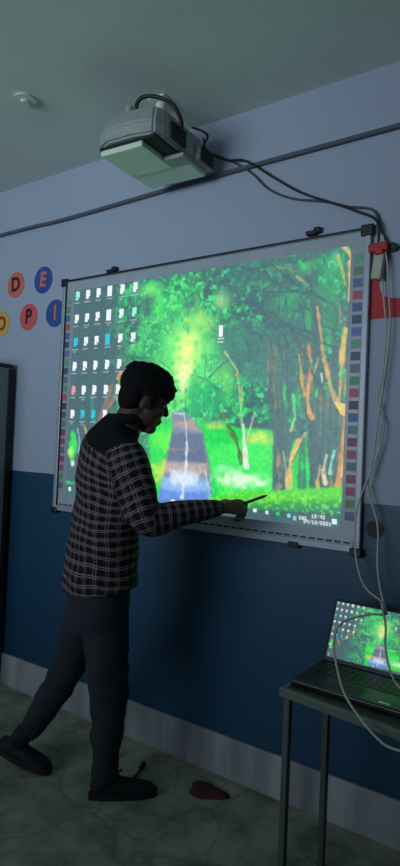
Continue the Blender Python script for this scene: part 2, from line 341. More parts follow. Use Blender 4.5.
# ---------------------------------------------------------------- the desktop picture (woodland road wallpaper with icons)
PICTURE = [
('P',(44, 226, 92),0.95,3,[(0.366,0.6469),(0.4823,0.6233),(0.592,0.6378),(0.8046,0.656),(0.8795,0.6905),(1.021,0.6845),(1.0263,0.8749),(0.38,0.9932)]),
('P',(80, 244, 110),0.8,5,[(0.5774,0.7237),(0.8058,0.6936),(0.8118,0.8811),(0.6373,0.94)]),
('E',(120, 255, 90),0.8,0.8,[(0.4281,0.7097),(0.5116,0.7061),(0.4305,0.7694)]),
('E',(230, 240, 90),0.8,0.8,[(0.4136,0.839),(0.4601,0.8352),(0.4163,0.9073)]),
('E',(235, 255, 225),0.95,0.7,[(0.7011,0.8542),(0.8015,0.8446),(0.7022,0.8892)]),
('E',(180, 255, 200),0.6,0.8,[(0.6501,0.8194),(0.7095,0.8145),(0.6509,0.8432)]),
('E',(230, 240, 110),0.8,0.8,[(0.753,0.6844),(0.8085,0.6822),(0.754,0.715)]),
('E',(225, 230, 110),0.7,0.8,[(0.6095,0.6415),(0.6573,0.6404),(0.6103,0.6616)]),
('E',(96, 242, 126),0.8,0.9,[(0.4871,0.3539),(0.6307,0.364),(0.4954,0.5728)]),
('E',(150, 250, 130),0.75,0.9,[(0.4937,0.3291),(0.5811,0.336),(0.4997,0.489)]),
('E',(236, 252, 140),0.95,0.8,[(0.4977,0.3378),(0.542,0.3412),(0.5022,0.4556)]),
('E',(252, 252, 180),0.9,0.7,[(0.4903,0.4383),(0.5201,0.4396),(0.4941,0.5392)]),
('E',(170, 245, 120),0.7,0.9,[(0.5337,0.2158),(0.6051,0.2241),(0.5356,0.2659)]),
('E',(150, 242, 110),0.55,0.9,[(0.6409,0.4609),(0.6712,0.462),(0.6443,0.5569)]),
('E',(200, 246, 150),0.6,0.9,[(0.6158,0.1362),(0.6535,0.1417),(0.6174,0.181)]),
('E',(150, 255, 130),0.6,0.9,[(0.3419,0.0518),(0.3987,0.0609),(0.3434,0.0875)]),
('E',(90, 250, 110),0.6,0.9,[(0.3853,0.1243),(0.4328,0.1309),(0.3877,0.1857)]),
('E',(30, 190, 110),0.55,0.8,[(0.5708,0.5401),(0.6606,0.5411),(0.5743,0.6382)]),
('P',(70, 124, 120),0.8,18,[(0.5958,0.2556),(0.7127,0.2366),(0.8658,0.2396),(0.9384,0.3099),(0.8719,0.4402),(0.759,0.4846),(0.6601,0.4298),(0.6092,0.3382)]),
('P',(68, 120, 118),0.55,12,[(0.3369,-0.0733),(1.0005,-0.0557),(1.0021,0.0015),(0.747,0.1165),(0.6262,0.1377),(0.6448,-0.0125),(0.381,0.0143)]),
('P',(66, 120, 116),0.5,12,[(0.7483,0.1555),(0.8603,0.06),(0.989,0.1907),(0.9786,0.2961),(0.809,0.316)]),
('P',(132, 146, 168),1,2,[(0.4506,0.5898),(0.4998,0.5896),(0.5645,0.663),(0.5937,0.7836),(0.6099,0.9433),(0.4112,0.9763),(0.427,0.8806),(0.4414,0.7517),(0.4577,0.6745)]),
('P',(214, 170, 146),0.6,2.5,[(0.4599,0.6321),(0.5342,0.6225),(0.5575,0.6673),(0.4567,0.6491)]),
('P',(98, 114, 144),0.7,3,[(0.4539,0.6747),(0.5687,0.6792),(0.5835,0.7925),(0.4396,0.8028)]),
('P',(190, 150, 136),0.45,2,[(0.4488,0.7428),(0.5495,0.7415),(0.5498,0.7497),(0.4414,0.7517)]),
('P',(220, 186, 172),0.7,5,[(0.4316,0.7991),(0.5873,0.8003),(0.5957,0.8401),(0.4257,0.8465)]),
('P',(150, 190, 245),1,5,[(0.4225,0.8639),(0.6001,0.8639),(0.6101,0.9473),(0.4187,0.9668)]),
('P',(225, 240, 255),0.9,5,[(0.4524,0.8358),(0.5637,0.8348),(0.5514,0.8932),(0.4624,0.894)]),
('P',(80, 120, 220),0.6,4,[(0.4167,0.9158),(0.4938,0.9242),(0.6085,0.9033),(0.6102,0.9513),(0.4114,0.9806)]),
('L',(225, 235, 250),0.95,(1.0, 3.4),[(0.496,0.5896),(0.5055,0.6438),(0.5124,0.7269),(0.5118,0.8101),(0.502,0.9441)]),
('L',(215, 225, 240),0.9,(0.8, 1.2),[(0.5811,0.8251),(0.5981,0.9045),(0.6028,0.9402)]),
('L',(200, 225, 245),0.9,(2, 2),[(0.4584,0.594),(0.4964,0.598)]),
('L',(150, 120, 60),0.8,(1.5, 2.5),[(0.6315,0.5809),(0.6546,0.6603),(0.676,0.6992),(0.7079,0.7679)]),
('L',(70, 110, 60),0.8,(3, 4),[(0.6539,0.6405),(0.6823,0.691),(0.7019,0.7839)]),
('L',(190, 210, 170),0.7,(1.2, 2),[(0.6811,0.4624),(0.6904,0.5415),(0.7003,0.6395)]),
('L',(238, 238, 225),1,(2.5, 6.5),[(0.7035,0.6394),(0.7088,0.6978),(0.7136,0.7442),(0.7186,0.7983)]),
('L',(220, 215, 190),0.9,(2.5, 1.4),[(0.7155,0.7053),(0.7293,0.6388),(0.7404,0.5884)]),
('L',(200, 220, 140),0.8,(1, 1.6),[(0.6336,0.3481),(0.6765,0.4227),(0.6893,0.51)]),
('L',(225, 170, 80),0.8,(1, 1.4),[(0.6738,0.4423),(0.7002,0.5416)]),
('L',(170, 230, 120),0.8,(1, 1.4),[(0.695,0.4826),(0.6957,0.6004)]),
('P',(76, 112, 116),0.95,2.5,[(0.7761,0.4355),(0.8068,0.437),(0.8394,0.6177),(0.8674,0.6726),(0.8519,0.7361),(0.8504,0.8768),(0.8027,0.8821),(0.7998,0.6939)]),
('P',(78, 114, 118),0.92,3,[(0.8995,0.5985),(0.9475,0.5264),(1.0171,0.5451),(1.026,0.8645),(0.9135,0.8772),(0.9184,0.7611),(0.9045,0.6713)]),
('L',(76, 112, 116),0.92,(6, 9),[(0.8401,0.3563),(0.8436,0.4686),(0.8588,0.5804),(0.8909,0.69)]),
('L',(76, 112, 116),0.9,(3, 6),[(0.8683,0.3215),(0.8832,0.4333),(0.8922,0.5437),(0.9135,0.6891)]),
('L',(76, 112, 116),0.9,(5, 8),[(0.9625,0.2944),(0.9656,0.4019),(0.9804,0.5447)]),
('L',(76, 112, 116),0.9,(7, 7),[(0.9931,0.0564),(1.0025,0.2986),(1.0119,0.5451)]),
('L',(80, 116, 120),0.8,(2.5, 3),[(0.8017,0.2774),(0.8174,0.3923),(0.8161,0.5429)]),
('E',(70, 222, 120),0.8,0.7,[(0.8302,0.5131),(0.8391,0.5133),(0.8318,0.5655)]),
('E',(60, 205, 110),0.7,0.7,[(0.869,0.5361),(0.8777,0.5362),(0.8704,0.5804)]),
('E',(90, 236, 130),0.8,0.7,[(0.9191,0.5005),(0.9274,0.5008),(0.9202,0.5368)]),
('E',(70, 215, 115),0.7,0.8,[(0.9477,0.3468),(0.9586,0.3477),(0.9492,0.3972)]),
('E',(70, 205, 115),0.6,0.9,[(0.8891,0.2498),(0.9061,0.2518),(0.8906,0.3015)]),
('P',(45, 230, 90),1,1.2,[(0.9012,0.6532),(0.9116,0.7181),(0.9055,0.7983),(0.8848,0.8658),(0.8647,0.8679),(0.8647,0.7722),(0.8795,0.6905)]),
('L',(74, 108, 112),0.95,(7, 12),[(0.7845,0.3138),(0.7949,0.5426),(0.8209,0.693),(0.8297,0.8791)]),
('L',(74, 108, 112),0.95,(4, 4),[(0.8784,0.6538),(0.84,0.5431),(0.8282,0.3554),(0.8187,0.2414)]),
('L',(74, 108, 112),0.95,(8, 14),[(0.8657,-0.0509),(0.9096,0.1791),(0.9228,0.4354),(0.9135,0.6891),(0.9353,0.8604)]),
('L',(74, 108, 112),0.7,(4, 4),[(0.7483,0.1555),(0.8688,0.3401),(0.9949,0.4038)]),
('L',(76, 108, 114),0.9,(3, 4),[(0.8298,0.0241),(0.9253,0.145),(1.0051,0.2989)]),
('L',(76, 108, 114),0.9,(2, 3),[(0.7143,0.0917),(0.8193,0.1659),(0.9901,0.2335)]),
('L',(226, 160, 100),0.32970519830562256,(1.6354988781294497, 1.883163986882228),[(1.0159,0.8497),(1.0203,0.852),(1.013,0.8556)]),
('L',(226, 160, 100),0.35543400458918195,(1.2306696402912687, 1.4722381842464456),[(0.9774,0.7936),(0.9834,0.8259),(0.9872,0.8584)]),
('L',(226, 160, 100),0.3938842595772648,(0.8359243293928577, 1.0329338285089829),[(1.0132,0.7797),(1.0165,0.8173),(1.0125,0.8556)]),
('L',(226, 160, 100),0.4961786263592746,(1.036123407115062, 1.0286296949689386),[(0.9546,0.8462),(0.9556,0.8539),(0.9491,0.8625)]),
('L',(226, 160, 100),0.3636452238881005,(1.6935715365829886, 1.9561119057059675),[(0.9691,0.8636),(0.9743,0.8614),(0.9756,0.8596)]),
('L',(226, 160, 100),0.6433418005752443,(1.7619009378982258, 1.1934215839648226),[(0.9949,0.8242),(1.0007,0.8403),(0.9993,0.857)]),
('L',(226, 160, 100),0.6236912252330996,(1.300841062630655, 1.997829387750175),[(0.9615,0.7813),(0.9638,0.821),(0.97,0.8602)]),
('L',(226, 160, 100),0.622115653717175,(1.5237729538720184, 1.583930265833902),[(1.0076,0.7656),(1.0085,0.8083),(1.0073,0.8511)]),
('L',(226, 160, 100),0.39384812951493575,(1.711377835868047, 1.3714757499393528),[(0.9851,0.7153),(0.9942,0.7709),(0.9916,0.8273)]),
('L',(226, 160, 100),0.5057806491280696,(1.1118443245510004, 1.2493821694455127),[(0.9661,0.7787),(0.97,0.8193),(0.9754,0.8596)]),
('L',(226, 160, 100),0.5540822506170544,(1.707653620951321, 1.229683279964941),[(0.9766,0.6997),(0.9834,0.7524),(0.9725,0.8063)]),
('L',(226, 160, 100),0.6064219100068833,(0.9062659826455249, 1.6268351984307161),[(0.9807,0.7344),(0.988,0.7639),(0.9784,0.7945)]),
('L',(226, 160, 100),0.5509363846167414,(0.8318730701267452, 1.4348282935638887),[(0.936,0.8461),(0.9354,0.855),(0.9394,0.8635)]),
('L',(226, 160, 100),0.5552982276046314,(0.8211448697231507, 1.3068280648689312),[(0.9223,0.8608),(0.9286,0.8624),(0.9167,0.866)]),
('L',(214, 170, 120),0.3151063485291248,(1.7900015462028012, 1.181704130507862),[(0.8227,0.8171),(0.8211,0.8468),(0.8218,0.8762)]),
('L',(214, 170, 120),0.41802482061882584,(0.8308108576266886, 1.538383914990753),[(0.846,0.8241),(0.8528,0.8482),(0.8518,0.873)]),
('L',(214, 170, 120),0.5468707990177679,(1.2727795120983127, 1.2706330844174651),[(0.8612,0.8251),(0.8666,0.848),(0.8594,0.8722)]),
('L',(214, 170, 120),0.34463776261657575,(1.3849556981106075, 1.471543060126201),[(0.8169,0.7738),(0.8217,0.8249),(0.8138,0.8771)]),
('L',(214, 170, 120),0.4469144409795114,(0.8180332191249267, 1.6695401486068961),[(0.8615,0.7372),(0.8616,0.7839),(0.8566,0.831)]),
('L',(214, 170, 120),0.5222764941385334,(1.3082591840356437, 2.1801593128570333),[(0.8116,0.7225),(0.8207,0.7484),(0.8222,0.7747)]),
('L',(214, 170, 120),0.5069330709417993,(1.4241640507547824, 1.9602489467612756),[(0.8239,0.7727),(0.8304,0.8049),(0.8216,0.8384)]),
('L',(214, 170, 120),0.3124247940977176,(1.2087264177220742, 1.133409960675971),[(0.8346,0.7865),(0.8409,0.8085),(0.8314,0.8319)]),
('L',(214, 170, 120),0.37607377215142573,(1.3207363640478975, 1.5572837333726084),[(0.8153,0.726),(0.817,0.7579),(0.8199,0.7897)]),
('L',(214, 170, 120),0.5551258659521335,(1.233733868789665, 1.6138016106604574),[(0.8255,0.8554),(0.8297,0.8652),(0.8181,0.8766)]),
('L',(214, 170, 120),0.3328253759604114,(1.6026552087053862, 1.4394207598520776),[(0.8343,0.7863),(0.8384,0.8157),(0.8437,0.8449)]),
('L',(214, 170, 120),0.43027934847694693,(0.8190551048096046, 1.8223728067778435),[(0.8433,0.7437),(0.8434,0.8061),(0.8437,0.8684)]),
('L',(214, 170, 120),0.4579982107206938,(1.210674375573507, 1.5830355328024015),[(0.8575,0.8107),(0.8577,0.8335),(0.8604,0.856)]),
('L',(214, 170, 120),0.627344651916979,(0.8765482203600203, 1.9059809370974785),[(0.8145,0.7445),(0.815,0.7824),(0.8182,0.82)]),
('L',(214, 150, 96),0.438264896055252,(0.9217294801336696, 1.146124119665848),[(0.9055,0.4434),(0.9051,0.4955),(0.9145,0.5476)]),
('L',(214, 150, 96),0.30863407042893537,(1.4591596638439186, 1.9326543215797585),[(0.9301,0.5701),(0.9368,0.6191),(0.933,0.6681)]),
('L',(214, 150, 96),0.3941298728396784,(1.3263037448063002, 1.5730714504678263),[(0.9026,0.4416),(0.9121,0.4959),(0.9109,0.5496)]),
('L',(214, 150, 96),0.38106957640305034,(1.2887894734483636, 1.311286409633408),[(0.9532,0.5391),(0.9561,0.5723),(0.958,0.6053)]),
('L',(214, 150, 96),0.33358155880053303,(1.1560572279701709, 2.197297625648357),[(0.9503,0.4763),(0.9507,0.5301),(0.952,0.5838)]),
('L',(214, 150, 96),0.6460229600476749,(1.4480820777831362, 1.154218005900812),[(0.8748,0.3444),(0.8771,0.4031),(0.8737,0.4614)]),
('L',(214, 150, 96),0.4833981689098918,(0.9120702635945241, 1.649071898937401),[(0.9305,0.4997),(0.9394,0.5389),(0.937,0.5778)]),
('L',(214, 150, 96),0.39004118114224123,(1.6948966499977645, 1.5531291569535663),[(0.8807,0.4559),(0.8874,0.5071),(0.8821,0.5579)]),
('L',(214, 150, 96),0.3506677580127919,(1.2411832594787215, 1.0352618915712697),[(0.9579,0.5259),(0.9629,0.5698),(0.9666,0.6136)]),
('L',(214, 150, 96),0.4417201376617143,(1.5104600796941479, 2.1240039027823108),[(0.8879,0.4546),(0.8943,0.4963),(0.8899,0.5376)]),
('L',(214, 150, 96),0.530469759020915,(1.5616088749444486, 2.022487873367571),[(0.952,0.4123),(0.9532,0.4633),(0.9569,0.5143)]),
('L',(214, 150, 96),0.5221907963621576,(0.8116057940791097, 1.5574585693202014),[(0.908,0.4954),(0.915,0.5565),(0.918,0.6172)]),
('L',(214, 150, 96),0.6301303478016296,(1.5294636336659455, 1.7277327423016935),[(0.9298,0.5338),(0.9377,0.5562),(0.9375,0.5784)]),
('L',(214, 150, 96),0.3698383163365976,(1.5442456925018666, 1.7034729324003104),[(0.8834,0.533),(0.8843,0.586),(0.8918,0.6387)]),
('L',(230, 170, 90),0.38879188880104143,(1.3660946233091267, 1.5605042551104464),[(0.9858,0.5809),(0.9864,0.6189),(0.9953,0.6567)]),
('L',(230, 170, 90),0.5930170240564705,(1.4584020634401194, 1.9056035064896482),[(0.9726,0.1903),(0.9763,0.2313),(0.9777,0.2719)]),
('L',(230, 170, 90),0.3096347357741029,(0.8798085899165555, 1.9047516883698368),[(0.9858,0.3609),(0.9862,0.4018),(0.9921,0.4429)]),
('L',(230, 170, 90),0.5755978017427249,(1.6640241005984215, 1.161844304687495),[(1.0025,0.4494),(1.0029,0.4966),(1.0033,0.5438)]),
('L',(230, 170, 90),0.495097585496211,(1.766913759721964, 1.4397516194047086),[(0.9905,0.379),(0.9941,0.4009),(0.9898,0.4222)]),
('L',(230, 170, 90),0.5271728347739914,(1.2837865359308398, 1.6462830070654222),[(1.0,0.7439),(1.0079,0.7762),(0.9952,0.8101)]),
('L',(230, 170, 90),0.5785443433319069,(1.453409441134113, 1.4715598778553431),[(1.002,0.3858),(1.0095,0.4324),(0.9982,0.4779)]),
('L',(230, 170, 90),0.5978293799038112,(1.5978648804476139, 1.7546082057577719),[(0.9975,0.4407),(0.9993,0.4824),(0.9957,0.524)]),
('L',(230, 170, 90),0.6352141249117964,(0.9119660636438247, 1.9823396484916378),[(0.9891,0.3389),(0.9914,0.3712),(0.9888,0.403)]),
('L',(230, 170, 90),0.3582740137290528,(1.2420089711949651, 1.3503845941519281),[(0.9819,0.2393),(0.9898,0.2794),(0.9908,0.3186)]),
('L',(230, 170, 90),0.41417932589087403,(0.8995543888786235, 1.2854102534254508),[(0.9959,0.5981),(0.9969,0.6552),(1.0019,0.7119)]),
('L',(230, 170, 90),0.38161022919433163,(1.6085363697305306, 1.759487995904741),[(0.9887,0.4179),(0.9917,0.4702),(0.9967,0.5223)]),
('L',(230, 170, 90),0.47591221260503036,(1.4899833063193817, 2.138538533334316),[(0.997,0.7492),(1.0037,0.8027),(1.004,0.8565)]),
('L',(230, 170, 90),0.64267421514338,(1.0916059682662742, 1.746983441445172),[(1.0145,0.7837),(1.0199,0.8191),(1.0144,0.8554)]),
('L',(150, 140, 110),0.4239012327362385,(1.2766340113259664, 2.0722780787066992),[(0.785,0.3739),(0.7863,0.437),(0.7975,0.5002)]),
('L',(150, 140, 110),0.4257111786079626,(1.717644321012524, 2.059833101025204),[(0.7718,0.3223),(0.7793,0.3607),(0.773,0.3979)]),
('L',(150, 140, 110),0.43646888911278325,(1.084653324402105, 1.7653672149840007),[(0.7921,0.3956),(0.7927,0.4533),(0.7924,0.5109)]),
('L',(150, 140, 110),0.3715209656653258,(1.0509800280732473, 1.5044770630634905),[(0.8069,0.3482),(0.8078,0.3769),(0.8058,0.4054)]),
('L',(150, 140, 110),0.41776033028240234,(1.1727890301344868, 1.9213798756431155),[(0.7793,0.3959),(0.7786,0.4445),(0.7759,0.4929)]),
('L',(150, 140, 110),0.34647770533220723,(1.322990089482004, 2.0144487868226904),[(0.8073,0.4622),(0.8101,0.5173),(0.8156,0.5723)]),
('L',(150, 140, 110),0.43730597546921124,(1.2737933761614642, 1.74338284615908),[(0.7967,0.4498),(0.7995,0.5142),(0.8069,0.5784)]),
('L',(150, 140, 110),0.6447267612330506,(1.7889301017023258, 2.0089496286947934),[(0.7982,0.5159),(0.8022,0.561),(0.7995,0.6061)]),
('L',(150, 140, 110),0.648340177587932,(0.9282105156663999, 2.1248613112089707),[(0.7892,0.33),(0.7953,0.3579),(0.7986,0.3855)]),
('L',(150, 140, 110),0.3030959076324945,(0.9059599792114986, 1.4207694490604657),[(0.7727,0.4182),(0.7736,0.4747),(0.7698,0.5312)]),
('L',(150, 140, 110),0.527276510096339,(0.8497666288779937, 2.078464402033509),[(0.7959,0.3463),(0.7978,0.4098),(0.7996,0.4732)]),
('L',(150, 140, 110),0.3211080876508388,(0.9996070410769847, 2.1022882432302143),[(0.7917,0.3619),(0.8001,0.4063),(0.7949,0.4498)]),
('L',(150, 140, 110),0.47223601974940105,(0.9317635218809094, 1.1398245863321428),[(0.8049,0.6137),(0.8041,0.6422),(0.8015,0.6707)]),
('L',(150, 140, 110),0.517940760975049,(1.6586057155865208, 2.0850217992213462),[(0.7707,0.3868),(0.7777,0.4261),(0.7733,0.4648)]),
('L',(66, 100, 108),0.7,(2, 4),[(0.8786,0.47),(0.8856,0.6536),(0.8791,0.8664)]),
('L',(66, 100, 108),0.7,(2, 4),[(0.8957,0.4706),(0.8898,0.6535),(0.8962,0.8646)]),
('L',(66, 100, 108),0.7,(2, 4),[(0.9154,0.4714),(0.9086,0.653),(0.9159,0.8625)]),
('L',(66, 100, 108),0.7,(2, 4),[(0.9377,0.4722),(0.9426,0.652),(0.938,0.8601)]),
('L',(66, 100, 108),0.7,(2, 4),[(0.9595,0.473),(0.9613,0.6514),(0.9598,0.8578)]),
('L',(66, 100, 108),0.7,(2, 4),[(0.981,0.4739),(0.9761,0.651),(0.9812,0.8555)]),
('L',(245, 200, 110),0.95,(3, 6),[(0.8738,0.6908),(0.8581,0.7469),(0.851,0.8028),(0.8561,0.8725)]),
('L',(240, 215, 140),0.95,(4, 2),[(0.8557,0.7655),(0.8797,0.6978),(0.893,0.6644)]),
('L',(120, 85, 60),0.7,(2, 2),[(0.8589,0.7726),(0.8775,0.72),(0.8879,0.6828)]),
('L',(225, 205, 150),0.8,(2, 2.5),[(0.8312,0.7373),(0.8422,0.8035),(0.8473,0.8735)]),
('E',(56, 190, 112),0.55,0.9,[(0.9475,0.1485),(0.9959,0.1563),(0.9506,0.2571)]),
('E',(90, 235, 150),0.6,0.9,[(0.9582,0.0495),(0.9851,0.0548),(0.9592,0.0857)]),
('E',(60, 205, 116),0.6,0.9,[(0.8193,0.1659),(0.8725,0.1737),(0.8207,0.2114)]),
('E',(90, 240, 130),0.5,0.9,[(0.8775,0.0558),(0.9061,0.0612),(0.8784,0.0856)]),
('L',(235, 150, 95),0.9,(2.5, 3.5),[(0.8918,0.342),(0.9031,0.4344),(0.8937,0.4998)]),
('L',(240, 170, 100),0.95,(3, 4.5),[(0.8963,0.4889),(0.8951,0.5438),(0.902,0.5876),(0.9111,0.6093)]),
('L',(240, 180, 90),0.9,(2, 3),[(0.8671,0.377),(0.8751,0.4514),(0.886,0.5253)]),
('L',(220, 200, 120),0.8,(1.2, 1.4),[(0.9215,0.3918),(0.9118,0.4421),(0.9014,0.4708)]),
('L',(245, 185, 110),0.95,(2.5, 4),[(0.9133,0.2089),(0.924,0.2903),(0.9317,0.3635),(0.9478,0.4439)]),
('L',(236, 184, 104),0.9,(3.5, 6),[(0.9478,0.4439),(0.9605,0.5088),(0.9752,0.5518),(0.9974,0.5871)]),
('P',(250, 215, 110),0.98,1,[(0.9699,0.5517),(1.0019,0.559),(1.0059,0.6081),(0.9871,0.5942)]),
('L',(240, 170, 90),0.95,(2, 3),[(1.0017,0.552),(1.0,0.4922)]),
('L',(244, 200, 104),0.95,(5, 4),[(0.9919,0.2975),(0.986,0.3678),(0.9845,0.4102)]),
('L',(240, 190, 100),0.9,(2.5, 2),[(0.9845,0.4102),(0.9837,0.474),(0.983,0.5447)]),
('L',(235, 160, 90),0.95,(3, 7),[(1.0008,0.6152),(0.9976,0.6855),(0.9969,0.7557),(0.9865,0.8549)]),
('L',(245, 200, 110),0.9,(2, 3),[(1.0044,0.6502),(1.0017,0.7379),(0.9958,0.8084)]),
('L',(245, 215, 170),0.95,(2, 5),[(0.9537,0.7409),(0.9471,0.7949),(0.9538,0.8371)]),
('L',(150, 240, 225),0.95,(2, 3.5),[(0.9748,0.7254),(0.9679,0.7648),(0.9636,0.8041)]),
('L',(215, 190, 110),0.9,(2, 4),[(0.9383,0.7777),(0.9317,0.8321),(0.9354,0.864)]),
('L',(245, 200, 120),0.9,(5, 4),[(0.9753,-0.0116),(0.9921,0.0206),(1.0005,0.0366)]),
('L',(250, 200, 120),0.9,(4, 3.5),[(0.9984,0.0574),(1.0012,0.1571),(0.9995,0.1922)]),
('L',(240, 190, 110),0.8,(3, 2),[(0.9657,0.0294),(0.9781,0.0892),(0.9875,0.1371)]),
('L',(205, 175, 115),0.6,(2, 2),[(0.7849,0.0383),(0.8245,0.0458),(0.8369,0.0632)]),
('L',(225, 190, 125),0.7,(2, 2),[(0.8523,0.0847),(0.8763,0.1112),(0.8853,0.1238)]),
('L',(220, 255, 240),0.9,(2, 1.6),[(0.9315,0.4503),(0.9351,0.4793)]),
('E',(60, 240, 120),0.9,0.6,[(0.9196,0.5187),(0.9252,0.5188),(0.9202,0.5368)]),
('L',(70, 250, 130),0.9,(3, 3),[(0.8541,0.5247),(0.8628,0.6174)]),
('L',(240, 230, 140),0.8,(2, 3),[(0.8597,0.61),(0.8523,0.6546)]),
('L',(60, 220, 110),0.9,(2, 4),[(0.8565,0.0294),(0.8717,0.0547)]),
('P',(100, 130, 122),0.14,10,[(0.7419,-0.04),(1.0015,-0.02),(1.0187,0.7889),(0.7943,0.8075)]),
('P',(95, 220, 70),0.95,3,[(0.6025,0.9322),(0.7188,0.899),(0.8561,0.8725),(1.0151,0.8449),(1.0169,0.9107),(0.5873,0.9947)]),
('P',(50, 150, 95),0.75,5,[(0.5683,0.9607),(1.0164,0.8934),(1.018,0.9487),(0.5705,1.0214)]),
('P',(74, 104, 112),0.95,2.5,[(-0.027,1.0216),(0.6038,0.9682),(1.0178,0.9418),(1.031,1.0468),(-0.02,1.1664)]),
('L',(205, 130, 105),0.7,(3, 4),[(0.2469,0.4096),(0.2237,0.4815),(0.1998,0.5451),(0.1617,0.6051),(0.1407,0.652)]),
('L',(190, 120, 110),0.6,(4, 6),[(0.1964,0.4669),(0.1768,0.5357),(0.1531,0.6192)]),
('L',(235, 165, 80),0.9,(2, 3),[(0.0746,0.6534),(0.0961,0.7049),(0.1077,0.7515)]),
('L',(60, 170, 110),0.6,(3, 4),[(0.1063,0.5113),(0.1146,0.5914),(0.1314,0.6522)]),
('L',(70, 190, 110),0.8,(4, 5),[(0.231,0.4452),(0.2261,0.5362),(0.2459,0.5908)]),
('L',(245, 160, 90),0.9,(3, 3),[(0.2217,0.4357),(0.234,0.4135)]),
('E',(60, 235, 90),0.95,0.5,[(0.0257,0.7557),(0.0502,0.7544),(0.0295,0.8372)]),
('E',(200, 250, 130),0.8,0.8,[(0.0171,0.785),(0.0319,0.7842),(0.0187,0.8187)]),
('E',(240, 255, 235),0.9,0.7,[(0.0295,0.8372),(0.0442,0.8361),(0.0304,0.8563)]),
('L',(170, 210, 255),0.8,(1.5, 2),[(0.0462,0.6685),(0.0586,0.7254),(0.0564,0.7827)]),
('L',(60, 210, 110),0.9,(2, 2),[(0.004,0.9309),(0.0438,0.9317)]),
]

def value_noise(h, w, cy, cx, rs):
    g = rs.rand(cy + 2, cx + 2)
    y = np.linspace(0, cy, h, endpoint=False); x = np.linspace(0, cx, w, endpoint=False)
    yi = y.astype(int); xi = x.astype(int); fy = (y - yi); fx = (x - xi)
    fy = (fy * fy * (3 - 2 * fy))[:, None]; fx = (fx * fx * (3 - 2 * fx))[None, :]
    a = g[yi][:, xi]; b = g[yi][:, xi + 1]; c = g[yi + 1][:, xi]; d = g[yi + 1][:, xi + 1]
    return (a * (1 - fx) + b * fx) * (1 - fy) + (c * (1 - fx) + d * fx) * fy

FONT = {'E': '111100111100111', 'N': '101111111111101', 'G': '111100101101111', '0': '111101101101111', '1': '010110010010111',
        '2': '111001111100111', '3': '111001111001111', '4': '101101111001001', ':': '000010000010000', '/': '001001010100100'}

